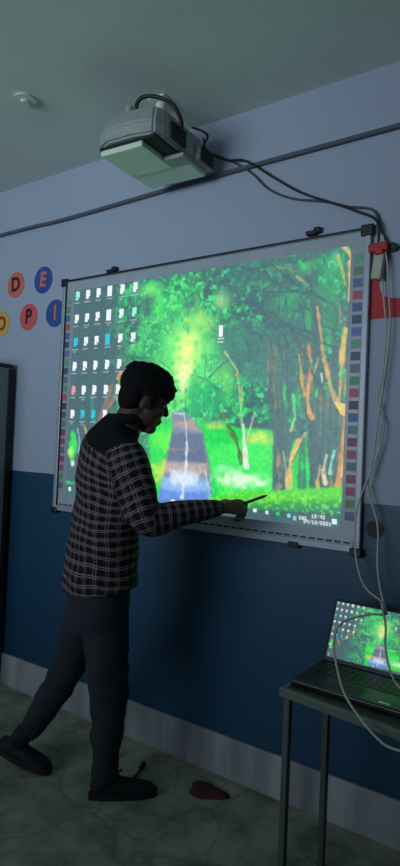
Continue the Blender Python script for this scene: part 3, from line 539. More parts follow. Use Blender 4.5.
def paint_picture(W, H, aspect_w=1.6, aspect_h=1.145):
    rs = np.random.RandomState(7)
    U, V = np.meshgrid((np.arange(W) + 0.5) / W, (np.arange(H) + 0.5) / H)
    X = U * 1.6; Yv = V * 1.145
    G = np.array([74, 106, 114.])
    img = np.zeros((H, W, 3)) + G
    def sm(a, b, x):
        t = np.clip((x - a) / (b - a), 0, 1); return t * t * (3 - 2 * t)
    def blend(c, a):
        nonlocal img
        img = img * (1 - a[..., None]) + np.array(c, float) * a[..., None]
    n1 = value_noise(H, W, 9, 13, rs); n2 = value_noise(H, W, 22, 32, rs); n3 = value_noise(H, W, 50, 70, rs); n4 = value_noise(H, W, 110, 150, rs)
    n0 = value_noise(H, W, 4, 6, rs); n5 = value_noise(H, W, 70, 100, rs)
    left = sm(0.19, 0.40, U + 0.10 * n1)
    glow = np.exp(-(((U - 0.46) / 0.17) ** 2 + ((V - 0.42) / 0.30) ** 2))
    top = np.exp(-((V - 0.05 - 0.1 * n0) / 0.16) ** 2)
    fol = 0.22 * n1 + 0.26 * n2 + 0.28 * n3 + 0.24 * n4
    den = left * (0.50 + 0.65 * glow + 0.14 * top)
    blend((60, 140, 116), left * 0.85 * sm(0.28, 0.55, fol))
    blend((44, 176, 106), np.clip(den * 1.15 * sm(0.42 - 0.12 * glow, 0.62, fol), 0, 1))
    blend((66, 226, 122), np.clip(den * 1.15 * sm(0.50 - 0.12 * glow, 0.68, 0.6 * fol + 0.4 * n3), 0, 1))
    blend((140, 246, 130), np.clip(glow * 1.0 * sm(0.46, 0.64, 0.5 * n2 + 0.3 * n3 + 0.2 * n5), 0, 1) * 0.85)
    blend((48, 132, 108), np.clip(left * sm(0.56, 0.74, 0.6 * n3 + 0.4 * n5) * 0.5, 0, 1))
    blend((130, 244, 170), left * sm(0.70, 0.82, 0.5 * n3 + 0.5 * n4) * 0.5)
    blend((70, 130, 112), (1 - left) * 0.5 * sm(0.5, 0.7, n2) * sm(0.1, 0.25, U))
    def seg_d(p, q):
        ax, ay = p[0] * 1.6, p[1] * 1.145; bx, by = q[0] * 1.6, q[1] * 1.145
        dx, dy = bx - ax, by - ay; l2 = dx * dx + dy * dy + 1e-12
        t = np.clip(((X - ax) * dx + (Yv - ay) * dy) / l2, 0, 1)
        return np.hypot(X - ax - t * dx, Yv - ay - t * dy), t
    jit = (n3 - 0.5) * 0.014 + (n4 - 0.5) * 0.004
    br = random.Random(5)
    def branch(u, v, ang, ln, w, depth):
        p = (u, v); steps = 5
        for i in range(steps):
            ang += br.uniform(-0.35, 0.35); q = (p[0] + math.cos(ang) * ln / steps, p[1] + math.sin(ang) * ln / steps * 1.3)
            d, t = seg_d(p, q); blend((66, 104, 110), 0.8 * (1 - sm(w - 0.003, w + 0.003, d + jit * 0.3)))
            p = q; w *= 0.88
            if depth and br.random() < 0.55: branch(p[0], p[1], ang + br.choice((-1, 1)) * br.uniform(0.4, 0.9), ln * 0.55, w * 0.7, depth - 1)
    for u, v, a in ((0.80, 0.5, -2.0), (0.80, 0.42, -2.6), (0.87, 0.45, -1.9), (0.87, 0.35, -2.5), (0.93, 0.4, -2.2), (0.98, 0.3, -2.6), (0.97, 0.48, -1.8), (0.90, 0.22, -2.9), (0.84, 0.6, -1.2), (0.93, 0.55, -1.3), (0.5, 0.5, -2.1), (0.62, 0.5, -2.2), (0.58, 0.45, -1.0)):
        branch(u, v, a, 0.32, 0.006, 2)
    for kind, col, al, s, pts in PICTURE:
        if kind == 'E':
            c, px, py = pts
            rx = abs(px[0] - c[0]) + 1e-6; ry = abs(py[1] - c[1]) + 1e-6
            d = np.hypot((U - c[0]) / rx, (V - c[1]) / ry) + (n3 - 0.5) * 0.9 * s + (n4 - .5) * 0.5 * s
            blend(col, al * (1 - sm(1 - s, 1 + 0.25 * s, d)))
        elif kind == 'P':
            ins = np.zeros((H, W), bool); dm = np.full((H, W), 9.0)
            for i in range(len(pts)):
                p, q = pts[i], pts[(i + 1) % len(pts)]
                cond = (p[1] > V) != (q[1] > V)
                xin = (q[0] - p[0]) * (V - p[1]) / (q[1] - p[1] + 1e-12) + p[0]
                ins ^= cond & (U < xin)
                dm = np.minimum(dm, seg_d(p, q)[0])
            cu = sum(p[0] for p in pts) / len(pts); soft = s / (150 + 80 * cu)
            sd = np.where(ins, dm, -dm) + jit * min(0.6, s / 6)
            blend(col, al * sm(-soft * 0.6, soft * 0.6, sd))
        else:
            best = np.zeros((H, W))
            for i in range(len(pts) - 1):
                d, t = seg_d(pts[i], pts[i + 1])
                f = (i + t) / (len(pts) - 1)
                w = (s[0] + (s[1] - s[0]) * f) * 0.5 / (150 + 80 * pts[i][0])
                e = 0.0045
                best = np.maximum(best, 1 - sm(w - e, w + e, d + jit * 0.55))
            blend(col, al * best * np.clip(0.62 + 0.75 * n5, 0, 1))
    for u, v, a in ((0.84, 0.35, -2.3), (0.90, 0.30, -2.7), (0.95, 0.2, -2.4), (0.97, 0.36, -2.9), (0.82, 0.45, -1.7), (0.93, 0.5, -2.0), (0.88, 0.15, -2.8)):
        branch(u, v, a, 0.22, 0.0045, 1)
    # grass texture in the lower right
    gr = sm(0.86, 0.90, V) * sm(0.55, 0.62, U) * (1 - sm(0.945, 0.96, V))
    blend((150, 240, 90), gr * sm(0.55, 0.8, n4) * 0.5)
    img *= (0.94 + 0.12 * n4)[..., None]
    # ---- icons
    def rect(u, v, w, h, c, a=1.0):
        m = (np.abs(X - u * 1.6) < w / 2) & (np.abs(Yv - v * 1.145) < h / 2)
        img[m] = img[m] * (1 - a) + np.array(c, float) * a
    us = [0.014, 0.064, 0.115, 0.168, 0.222, 0.278]; vs = [0.033, 0.145, 0.258, 0.375, 0.49, 0.605]
    cnt = [6, 6, 6, 5, 5, 4]
    cyan = {(2, 0), (2, 3), (5, 1), (5, 2)}; teal = {(1, 5), (0, 0)}
    for r_ in range(6):
        for c_ in range(cnt[r_]):
            u, v = us[c_], vs[r_] - 0.004
            main = (240, 246, 250)
            if (r_, c_) in cyan: main = (40, 200, 225)
            if (r_, c_) in teal: main = (150, 245, 215)
            if (r_, c_) == (4, 0): main = (235, 150, 165)
            k = rs.randint(3)
            if c_ == 3 and r_ < 3:
                rect(u, v, 0.034, 0.056, main)
            else:
                rect(u, v, 0.022, 0.048, main)
                rect(u + 0.008, v - 0.004, 0.014, 0.034, main)
                if k != 2: rect(u - 0.007, v - 0.010 + 0.012 * k, 0.008, 0.012, (96, 120, 130), 0.9)
                if k == 1: rect(u + 0.004, v + 0.010, 0.006, 0.008, (90, 130, 140), 0.9)
            wd = 0.030 + 0.02 * rs.rand()
            x0 = u * 1.6 - wd / 2
            while x0 < u * 1.6 + wd / 2:
                l = 0.004 + 0.006 * rs.rand(); rect((x0 + l / 2) / 1.6, v + 0.036, l, 0.006, (205, 220, 225), 0.75); x0 += l + 0.003
            if rs.rand() > 0.5: rect(u + 0.001, v + 0.047, wd * 0.5, 0.005, (200, 215, 220), 0.6)
    rect(0.617, 0.262, 0.022, 0.050, (245, 250, 250)); rect(0.617, 0.293, 0.036, 0.006, (220, 235, 230), .8); rect(0.617, 0.306, 0.034, 0.006, (220, 235, 230), .8)
    rect(0.021, 0.962, 0.018, 0.022, (235, 245, 240))
    rect(0.469, 0.966, 0.024, 0.022, (235, 245, 245)); rect(0.503, 0.964, 0.022, 0.024, (40, 150, 220)); rect(0.540, 0.962, 0.02, 0.012, (170, 200, 200))
    for u, v, c in ((0.722, 0.958, (190, 200, 205)), (0.752, 0.963, (235, 240, 240)), (0.789, 0.966, (215, 225, 225)), (0.822, 0.966, (40, 220, 110)), (0.855, 0.969, (120, 230, 240)), (0.872, 0.976, (150, 190, 205))):
        rect(u, v, 0.016, 0.016, c)
    def write(s, u, v, k):
        x = int(u * W) - len(s) * 2 * k; y = int(v * H)
        for ch in s:
            b = FONT[ch]
            for i in range(15):
                if b[i] == '1':
                    yy = y + (i // 3) * k; xx = x + (i % 3) * k
                    img[yy:yy + k, xx:xx + k] = (222, 232, 235)
            x += 4 * k
    k = 1
    write('ENG', 0.897, 0.966, k); write('10:40', 0.940, 0.955, k); write('04/12/2021', 0.938, 0.977, k)
    rect(0.981, 0.972, 0.022, 0.022, (205, 245, 235))
    return np.clip(img, 0, 255)

def to_linear(a):
    a = a / 255.0
    return np.where(a <= 0.04045, a / 12.92, ((a + 0.055) / 1.055) ** 2.4)

def picture_mesh(name, img, fn):
    """grid of faces, one colour per vertex; fn maps arrays (u, v) -> (x, y, z)"""
    H, W = img.shape[:2]
    u, v = np.meshgrid(np.linspace(0, 1, W), np.linspace(0, 1, H))
    co = np.stack(fn(u, v), -1).reshape(-1, 3).astype(np.float32)
    idx = np.arange(H * W).reshape(H, W)
    q = np.stack([idx[:-1, :-1], idx[1:, :-1], idx[1:, 1:], idx[:-1, 1:]], -1).reshape(-1, 4).astype(np.int32)
    me = bpy.data.meshes.new(name)
    me.vertices.add(len(co)); me.vertices.foreach_set('co', co.ravel())
    me.loops.add(q.size); me.loops.foreach_set('vertex_index', q.ravel())
    me.polygons.add(len(q)); me.polygons.foreach_set('loop_start', np.arange(0, q.size, 4, dtype=np.int32))
    me.update(calc_edges=True); me.validate()
    at = me.color_attributes.new('picture', 'FLOAT_COLOR', 'POINT')
    c = np.ones((H * W, 4), np.float32); c[:, :3] = to_linear(img).reshape(-1, 3)
    at.data.foreach_set('color', c.ravel())
    return me

# ---------------------------------------------------------------- room
def struct(name, bm, mat):
    o = obj(name, bm, mat); o['kind'] = 'structure'; return o
bm = bmesh.new(); box(bm, (-6, -3.0, -0.1), (2.5, WALL_Y + 0.2, 0)); struct('floor', bm, M_['floor'])
bm = bmesh.new(); box(bm, (-6, -3.0, CEIL), (2.5, WALL_Y + 0.2, CEIL + 0.1)); struct('ceiling', bm, M_['ceiling'])
bm = bmesh.new(); box(bm, (-6, WALL_Y, 0), (2.5, WALL_Y + 0.2, CEIL)); struct('wall_front', bm, M_['wall'])
bm = bmesh.new(); box(bm, (2.5, -3.0, 0), (2.7, WALL_Y + 0.2, CEIL)); struct('wall_right', bm, M_['wall'])
bm = bmesh.new()
box(bm, (-6, WALL_Y - 0.018, 0), (2.5, WALL_Y - 0.0005, 0.18), bev=0.004)
struct('baseboard_front', bm, M_['skirting'])

# ---------------------------------------------------------------- interactive whiteboard
BX0, BX1, BZ0, BZ1 = -2.592, -0.826, 1.066, 2.347
YF = WALL_Y - 0.024
wb = empty('interactive_whiteboard', (-1.73, WALL_Y - 0.02, BZ0))
tag(wb, 'large interactive whiteboard on the wall showing a projected desktop with a woodland road', 'whiteboard')
bm = bmesh.new(); box(bm, (BX0 + 0.01, YF + 0.006, BZ0 + 0.01), (BX1 - 0.01, WALL_Y - 0.002, BZ1 - 0.01), bev=0.003)
obj('board_panel', bm, M_['board_white'], wb)
bm = bmesh.new()
fw_ = 0.026
box(bm, (BX0, YF, BZ0), (BX0 + fw_, WALL_Y - 0.003, BZ1), bev=0.004)
box(bm, (BX1 - fw_, YF, BZ0), (BX1, WALL_Y - 0.003, BZ1), bev=0.004)
box(bm, (BX0 + fw_, YF, BZ1 - 0.012), (BX1 - fw_, WALL_Y - 0.003, BZ1), bev=0.003)
box(bm, (BX0 + fw_, YF, BZ0), (BX1 - fw_, WALL_Y - 0.003, BZ0 + 0.03), bev=0.004)
obj('frame', bm, M_['aluminium'], wb)
bm = bmesh.new()
box(bm, (BX0 + fw_, YF + 0.001, BZ0 + 0.03), (BX0 + fw_ + 0.010, YF + 0.010, BZ1 - 0.012))
box(bm, (BX0 + fw_, YF - 0.0015, BZ1 - 0.010), (BX1 - fw_, YF + 0.004, BZ1 + 0.001))
for i in range(46):
    x = BX0 + 0.05 + i * 0.0375
    box(bm, (x, YF + 0.001, BZ0 + 0.034), (x + 0.024, YF + 0.010, BZ0 + 0.040))
obj('frame_gasket', bm, M_['black'], wb)
for cx, cz, w, h in ((BX0, BZ1, .045, .045), (BX1, BZ1, .052, .046), (BX0, BZ0, .045, .032), (BX1, BZ0, .05, .035)):
    bm = bmesh.new(); x0 = cx - 0.008 if cx < -2 else cx + 0.010 - w
    z0 = cz - h + 0.012 if cz > 2 else cz - 0.014
    box(bm, (x0, YF - 0.006, z0), (x0 + w, WALL_Y - 0.004, z0 + h), bev=0.006)
    obj('corner_cap', bm, M_['black'], wb)
for cx, cz in ((-2.224, BZ1 + 0.014), (-1.077, BZ1 + 0.022)):
    bm = bmesh.new()
    box(bm, (cx - 0.030, WALL_Y - 0.030, cz - 0.012), (cx + 0.018, WALL_Y - 0.002, cz + 0.006), bev=0.005)
    box(bm, (cx + 0.004, WALL_Y - 0.028, cz - 0.006), (cx + 0.036, WALL_Y - 0.002, cz + 0.018), bev=0.006)
    obj('hanging_bracket', bm, M_['black'], wb)
bm = bmesh.new(); box(bm, (-1.135, YF - 0.004, BZ0 - 0.012), (-1.085, WALL_Y - 0.01, BZ0 + 0.012), bev=0.004)
obj('lower_clip', bm, M_['black'], wb)
# printed shortcut squares down both sides
keycols = [(86, 150, 112), (78, 128, 92), (62, 92, 142), (176, 52, 84), (52, 82, 130), (42, 60, 98), (72, 90, 152), (84, 140, 104), (50, 66, 84),
           (86, 96, 104), (76, 130, 96), (182, 54, 88), (70, 34, 54), (64, 82, 128), (66, 122, 116), (112, 46, 78), (156, 50, 72), (84, 98, 106), (142, 44, 74), (150, 56, 104), (78, 126, 84), (72, 92, 116)]
keymats = [material('printed_square_ink', rgb(int(c[0] * 1.0 + 28), int(c[1] * 1.0 + 34), int(c[2] * 1.0 + 34)), 0.5) for c in keycols]
for side, xc in (('l', -2.542), ('r', -0.874)):
    bm = bmesh.new()
    for i in range(22):
        z = 2.230 - i * (2.230 - 1.207) / 21
        before = len(bm.faces)
        box(bm, (xc - 0.019, YF + 0.0045, z - 0.017), (xc + 0.019, YF + 0.0068, z + 0.017))
        bm.faces.ensure_lookup_table()
        for f in bm.faces[before:]: f.material_index = i
    me = mesh_from(bm, 'shortcut_strip')
    for m in keymats: me.materials.append(m)
    link('shortcut_strip', me, None, wb)
img = paint_picture(520, 372)
me = picture_mesh('projected_picture', img, lambda u, v: (-2.495 + 1.588 * u, np.full_like(u, YF + 0.0045), 2.285 - 1.136 * v))
o = link('projected_picture', me, screen_material('projected_light', 1.0), wb)
o['label'] = 'bright projected desktop with icons over a woodland road wallpaper'
reparent(wb)

# ---------------------------------------------------------------- alphabet discs on the wall
def disc(x, z, ch, dm, lm, label, tilt=0.0, ls=0.118):
    r = empty('alphabet_disc', (x, WALL_Y - 0.0002, z)); tag(r, label, 'wall decoration', 'alphabet discs')
    r.rotation_euler = (0, tilt, 0)
    bm = bmesh.new(); cyl(bm, (0, -0.0012, 0), 0.079, 0.002, 'y', 40); obj('disc', bm, dm, r)
    me = text_mesh(ch, ls, 0.0008, 0.0035, 0.95); o = link('letter', me, lm, r)
    o.location = (0, -0.0030, 0); o.rotation_euler = (PI / 2, 0, 0)
    return r
disc(-3.035, 2.385, 'D', M_['orange'], M_['letter_black'], 'orange paper disc with a black letter D, upper left on the wall', -0.05)
disc(-2.785, 2.384, 'E', M_['blue_disc'], M_['letter_orange'], 'blue paper disc with an orange letter E, left of the whiteboard top corner', 0.08)
disc(-2.902, 2.178, 'P', M_['salmon'], M_['letter_black'], 'salmon red paper disc with a black letter P below the D and E', 0.04)
disc(-3.158, 2.155, 'O', M_['yellow'], M_['letter_red'], 'yellow paper disc with a dark red letter O at the left edge')
disc(-2.668, 2.179, 'I', M_['blue_disc'], M_['letter_orange'], 'blue paper disc with an orange letter half hidden behind the whiteboard edge')

# red painted letter right of the board
bm = bmesh.new()
pts = [(-0.845, 1.985), (-0.40, 1.985), (-0.40, 2.056), (-0.69, 2.056), (-0.740, 2.060), (-0.772, 2.072), (-0.790, 2.094), (-0.797, 2.13), (-0.797, 2.15), (-0.845, 2.15)]
prism(bm, pts, WALL_Y - 0.0025, WALL_Y - 0.0002, 'y')
tag(obj('wall_letter', bm, M_['red'], None), 'red curved letter shape on the wall right of the whiteboard', 'wall decoration')
bm = bmesh.new()
ellipsoid(bm, (-0.775, WALL_Y - 0.001, 1.165), (0.035, 0.002, 0.035))
tag(obj('paint_smudge', bm, M_['orange_mark']), 'faint brownish smudge on the blue wall by the lower right board corner', 'paint mark')

# ---------------------------------------------------------------- conduit and cables
bm = bmesh.new()
tube(bm, [(-6, WALL_Y - 0.012, 2.70), (-3.2, WALL_Y - 0.012, 2.712), (-2.6, WALL_Y - 0.012, 2.706), (-1.68, WALL_Y - 0.012, 2.722), (-0.73, WALL_Y - 0.012, 2.727), (0.4, WALL_Y - 0.012, 2.735), (2.5, WALL_Y - 0.012, 2.735)], 0.0105, 10)
tag(obj('wall_conduit', bm, M_['conduit'], None, True), 'thin dark conduit running across the wall above the whiteboard', 'conduit')

bm = bmesh.new()
tube(bm, [(-1.56, 2.06, 2.84), (-1.58, 2.20, 2.875), (-1.641, 2.262, 2.851), (-1.52, 2.27, 2.775), (-1.417, 2.275, 2.748), (-1.27, 2.28, 2.64), (-1.138, 2.282, 2.548), (-1.0, 2.282, 2.478), (-0.9, 2.275, 2.425), (-0.80, 2.262, 2.36), (-0.79, 2.262, 2.27)], 0.0050, 8)
tag(obj('projector_cable', bm, M_['cable_black'], None, True), 'black cable hanging from the projector to the top right board corner', 'cable')
bm = bmesh.new()
tube(bm, [(-1.53, 2.10, 2.80), (-1.60, 2.24, 2.82), (-1.50, 2.28, 2.77), (-1.389, 2.288, 2.69), (-1.30, 2.288, 2.60), (-1.184, 2.288, 2.535), (-1.03, 2.288, 2.49), (-0.93, 2.288, 2.45), (-0.82, 2.285, 2.41), (-0.775, 2.285, 2.30), (-0.70, 2.292, 2.25), (-0.4, 2.292, 2.24), (0.6, 2.292, 2.24)], 0.0046, 8)
tag(obj('wall_cable', bm, M_['cable_grey'], None, True), 'grey cable sagging below the black projector cable along the wall', 'cable')

bm = bmesh.new()
tube(bm, [(-0.79, 2.262, 2.30), (-0.772, 2.268, 2.20), (-0.772, 2.270, 2.12), (-0.752, 2.272, 1.93), (-0.762, 2.275, 1.75), (-0.775, 2.27, 1.66), (-0.745, 2.265, 1.56), (-0.768, 2.262, 1.44), (-0.825, 2.235, 1.25), (-0.822, 2.225, 1.075), (-0.775, 2.2, 0.965), (-0.69, 2.15, 0.93), (-0.60, 1.90, 0.962), (-0.600, 1.86, 1.0), (-0.59, 1.88, 0.93), (-0.588, 1.88, 0.86), (-0.565, 1.86, 0.80), (-0.53, 1.84, 0.765), (-0.47, 1.82, 0.75)], 0.0034, 8)
tag(obj('usb_cable', bm, M_['cable_white'], None, True), 'white cable bulging left at the board corner then dropping to the laptop screen', 'cable')
bm = bmesh.new()
tube(bm, [(-0.775, 2.262, 2.30), (-0.755, 2.262, 2.20), (-0.748, 2.262, 2.12), (-0.735, 2.265, 1.93), (-0.752, 2.262, 1.72), (-0.765, 2.262, 1.60), (-0.778, 2.258, 1.45), (-0.795, 2.258, 1.33), (-0.750, 2.25, 1.19), (-0.735, 2.22, 1.05), (-0.715, 2.2, 0.965), (-0.66, 2.10, 0.92), (-0.600, 1.9, 0.955), (-0.64, 1.86, 0.955), (-0.70, 1.80, 0.93), (-0.700, 1.74, 0.885), (-0.672, 1.70, 0.83), (-0.640, 1.68, 0.77), (-0.595, 1.665, 0.728), (-0.53, 1.65, 0.685), (-0.47, 1.64, 0.675), (-0.3, 1.63, 0.70)], 0.0036, 8)
tag(obj('display_cable', bm, M_['cable_white'], None, True), 'pale cable looping across the laptop screen and over the desk front', 'cable')

r = empty('cable_adapter', (-0.78, 2.27, 2.14))
tag(r, 'beige cable adapter bound with red tape beside the top right board corner', 'adapter')
bm = bmesh.new(); M = Matrix.Translation((-0.785, 2.262, 2.185)) @ Matrix.Rotation(0.12, 4, 'Y')
box(bm, (-0.022, -0.014, -0.055), (0.018, 0.014, 0.05), M=M, bev=0.005); obj('adapter_body', bm, M_['beige'], r)
bm = bmesh.new(); M = Matrix.Translation((-0.783, 2.262, 2.252)) @ Matrix.Rotation(-0.05, 4, 'Y')
box(bm, (-0.042, -0.020, -0.017), (0.034, 0.020, 0.017), M=M, bev=0.006)
box(bm, (-0.016, -0.023, -0.032), (0.018, 0.012, 0.0), M=M, bev=0.006); obj('red_tape', bm, M_['red_tape'], r)
bm = bmesh.new(); cyl(bm, (-0.738, 2.285, 2.254), 0.016, 0.028, 'y', 20); obj('wall_clip', bm, M_['cable_grey'], r, True)
reparent(r)

# ---------------------------------------------------------------- projector under the ceiling
r = empty('ceiling_projector', (-1.70, 2.03, 2.70))
tag(r, 'grey short throw projector hanging under the ceiling above the whiteboard', 'projector')
PM = Matrix.Translation((-1.72, 2.03, 2.70)) @ Matrix.Rotation(math.radians(4), 4, 'Z')
bm = bmesh.new()      # upper shell: rounded front, wider than the underside
out = [(-0.18, 0.16), (-0.185, -0.12), (-0.165, -0.205), (-0.10, -0.235), (0.03, -0.235), (0.125, -0.215), (0.15, -0.16), (0.15, 0.16)]
vb = [bm.verts.new(PM @ Vector((x, y, 0.015))) for x, y in out]
vm = [bm.verts.new(PM @ Vector((x * 1.03, y * 1.03, 0.07))) for x, y in out]
vt = [bm.verts.new(PM @ Vector((x * 0.86, y * 0.86, 0.15))) for x, y in out]
bm.faces.new(vb[::-1]); bm.faces.new(vt)
for A, B in ((vb, vm), (vm, vt)):
    for i in range(8): bm.faces.new((A[i], A[(i + 1) % 8], B[(i + 1) % 8], B[i]))
bmesh.ops.recalc_face_normals(bm, faces=bm.faces[:])
bmesh.ops.bevel(bm, geom=[e for e in bm.edges], offset=0.009, segments=2, affect='EDGES')
obj('shell', bm, M_['proj_shell'], r)
bm = bmesh.new(); box(bm, (-0.160, -0.210, 0.005), (0.130, 0.14, 0.018), M=PM); obj('vent_gap', bm, M_['proj_dark'], r)
bm = bmesh.new()
box(bm, (-0.158, -0.205, -0.018), (0.062, 0.02, 0.007), M=PM, bev=0.005); obj('lens_cover', bm, M_['proj_base'], r)
bm = bmesh.new()
box(bm, (-0.165, 0.0, -0.012), (0.145, 0.17, 0.012), M=PM, bev=0.006); obj('bottom_plate', bm, M_['proj_base'], r)
bm = bmesh.new(); box(bm, (0.03, 0.06, 0.012), (0.175, 0.19, 0.085), M=PM, bev=0.008); obj('rear_housing', bm, M_['proj_shell'], r)
bm = bmesh.new()
box(bm, (0.149, -0.13, 0.03), (0.158, -0.02, 0.10), M=PM)
obj('side_vent', bm, M_['proj_dark'], r)
bm = bmesh.new()
box(bm, (0.172, 0.075, 0.02), (0.180, 0.175, 0.078), M=PM)
obj('connector_panel', bm, M_['proj_dark'], r)
bm = bmesh.new(); box(bm, (0.06, -0.05, -0.014), (0.165, 0.03, 0.004), M=PM, bev=0.004); obj('foot_bar', bm, M_['proj_shell'], r)
bm = bmesh.new()
cyl(bm, (0.0, 0.0, 0.21), 0.022, 0.13, M=PM); box(bm, (-0.045, -0.045, 0.282), (0.045, 0.045, 0.2895), M=PM, bev=0.003)
box(bm, (-0.07, -0.07, 0.148), (0.07, 0.07, 0.158), M=PM, bev=0.003)
obj('ceiling_mount', bm, M_['ceiling'], r)
bm = bmesh.new(); cyl(bm, (-0.055, -0.15, 0.168), 0.018, 0.06, M=PM); obj('focus_knob', bm, M_['proj_shell'], r)
bm = bmesh.new()
tube(bm, [PM @ Vector(p) for p in ((0.0, -0.16, 0.135), (-0.005, -0.165, 0.19), (0.03, -0.165, 0.213), (0.10, -0.15, 0.20), (0.155, -0.12, 0.165), (0.170, -0.08, 0.11), (0.150, -0.07, 0.075))], 0.0085, 8)
obj('loop_cable', bm, M_['cable_black'], r, True)
reparent(r)

# ceiling rose
bm = bmesh.new(); cyl(bm, (0, 0, CEIL - 0.006), 0.05, 0.012, M=Matrix.Translation((-2.236, 1.695, 0)), r2=0.042)
cyl(bm, (-2.236, 1.695, CEIL - 0.018), 0.018, 0.014)
tag(obj('ceiling_rose', bm, M_['ceiling'], None), 'small round cover plate on the ceiling left of the projector', 'ceiling rose')

# ---------------------------------------------------------------- steel cupboard on the left
r = empty('steel_cupboard', (-3.44, 2.05, 0))
tag(r, 'tall dark grey steel cupboard against the wall at the left edge', 'cupboard')
cx0, cx1, cy0, cy1, ch = -3.90, -2.985, 1.82, 2.275, 1.895
bm = bmesh.new(); box(bm, (cx0, cy0, 0.06), (cx1, cy1, ch - 0.012), bev=0.012, seg=3); obj('cupboard_body', bm, M_['cabinet'], r)
bm = bmesh.new(); box(bm, (cx0 - 0.004, cy0 - 0.004, ch - 0.030), (cx1 + 0.004, cy1, ch), bev=0.012, seg=3); obj('top_lid', bm, M_['cabinet_dark'], r)
for s in (0, 1):
    x0 = cx0 + 0.02 + s * 0.44
    bm = bmesh.new(); box(bm, (x0, cy0 - 0.018, 0.09), (x0 + 0.432, cy0 + 0.002, ch - 0.05), bev=0.004); d = obj('door', bm, M_['cabinet'], r)
    bm = bmesh.new(); hx = x0 + (0.395 if s == 0 else 0.035); box(bm, (hx - 0.008, cy0 - 0.045, 0.98), (hx + 0.008, cy0 - 0.017, 1.10), bev=0.004)
    obj('handle', bm, M_['steel'], d)
for x in (cx0 + 0.04, cx1 - 0.04):
    for y in (cy0 + 0.04, cy1 - 0.04):
        bm = bmesh.new(); box(bm, (x - 0.025, y - 0.025, 0), (x + 0.025, y + 0.025, 0.065)); obj('foot', bm, M_['cabinet_dark'], r)
bm = bmesh.new(); box(bm, (cx1 - 0.002, cy1 - 0.035, 0.07), (cx1 + 0.005, cy1 + 0.001, ch - 0.03), bev=0.002); obj('rear_edge_trim', bm, M_['cabinet_dark'], r)
reparent(r)

# ---------------------------------------------------------------- desk and laptop
DM = Matrix.Translation((-0.882, 1.748, 0)) @ Matrix.Rotation(math.radians(-7), 4, 'Z')
DW, DD, DH = 0.80, 0.295, 0.70
r = empty('small_desk', (-0.50, 1.85, 0)); tag(r, 'narrow desk with grey steel legs standing by the wall under the laptop', 'desk')
bm = bmesh.new(); box(bm, (0.015, 0.015, DH - 0.020), (DW - 0.015, DD - 0.015, DH - 0.002), M=DM); obj('desk_top', bm, M_['desk_top'], r)
bm = bmesh.new()
box(bm, (0, 0, DH - 0.030), (DW, 0.018, DH), M=DM, bev=0.004); box(bm, (0, DD - 0.018, DH - 0.030), (DW, DD, DH), M=DM, bev=0.004)
box(bm, (0, 0.018, DH - 0.030), (0.018, DD - 0.018, DH), M=DM, bev=0.004); box(bm, (DW - 0.018, 0.018, DH - 0.030), (DW, DD - 0.018, DH), M=DM, bev=0.004)
obj('edge_rim', bm, M_['desk_rim'], r)
for x in (0.016, DW - 0.036):
    for y in (0.004, DD - 0.044):
        bm = bmesh.new(); box(bm, (x, y, 0), (x + 0.022, y + 0.022, DH - 0.028), M=DM, bev=0.003); obj('leg', bm, M_['steel'], r)
reparent(r)

r = empty('laptop', (-0.68, 1.90, DH)); tag(r, 'open black laptop on the desk mirroring the projected woodland desktop', 'laptop')
LM = Matrix.Translation((-0.862, 1.786, DH + 0.001)) @ Matrix.Rotation(math.radians(-1.5), 4, 'Z')
LW, LD = 0.385, 0.25
bm = bmesh.new(); box(bm, (0, 0, 0), (LW, LD, 0.020), M=LM, bev=0.006, seg=3); base = obj('keyboard_base', bm, M_['laptop'], r)
bm = bmesh.new()
for row in range(5):
    for c_ in range(15):
        x = 0.022 + c_ * 0.0230; y = 0.105 + row * 0.0215
        if row == 0 and 4 <= c_ <= 8:
            if c_ == 4: box(bm, (x, y, 0.0195), (x + 0.0230 * 5 - 0.004, y + 0.018, 0.0218), M=LM)
            continue
        box(bm, (x, y, 0.0195), (x + 0.019, y + 0.018, 0.0218), M=LM)
obj('keyboard_keys', bm, M_['laptop_key'], r)
bm = bmesh.new(); box(bm, (0.12, 0.018, 0.0195), (0.225, 0.085, 0.0205), M=LM); obj('touchpad', bm, M_['laptop_key'], r)
bm = bmesh.new(); box(bm, (0.285, 0.018, 0.0195), (0.318, 0.028, 0.0205), M=LM); obj('badge_sticker', bm, M_['silver'], r)
LL = LM @ Matrix.Translation((0, LD - 0.008, 0.012)) @ Matrix.Rotation(math.radians(-24), 4, 'X')
bm = bmesh.new(); box(bm, (0, 0, 0), (LW, 0.009, 0.226), M=LL, bev=0.004, seg=2); obj('lid', bm, M_['laptop'], r)
bm = bmesh.new(); cyl(bm, (0.06, LD - 0.002, 0.014), 0.007, 0.05, 'x', 12, M=LM); obj('hinge', bm, M_['laptop'], r)
bm = bmesh.new(); cyl(bm, (LW - 0.06, LD - 0.002, 0.014), 0.007, 0.05, 'x', 12, M=LM)
obj('hinge', bm, M_['laptop'], r)
limg = paint_picture(300, 190)
def lap(u, v):
    x = 0.010 + u * 0.365; z = 0.217 - v * 0.196; y = -0.0006
    M = LL
    return (M[0][0] * x + M[0][1] * y + M[0][2] * z + M[0][3], M[1][0] * x + M[1][1] * y + M[1][2] * z + M[1][3], M[2][0] * x + M[2][1] * y + M[2][2] * z + M[2][3])
me = picture_mesh('screen', limg, lap)
o = link('screen', me, screen_material('laptop_screen_light', 0.8), r); o['label'] = 'lit screen with icons at the left and a woodland road'
reparent(r)

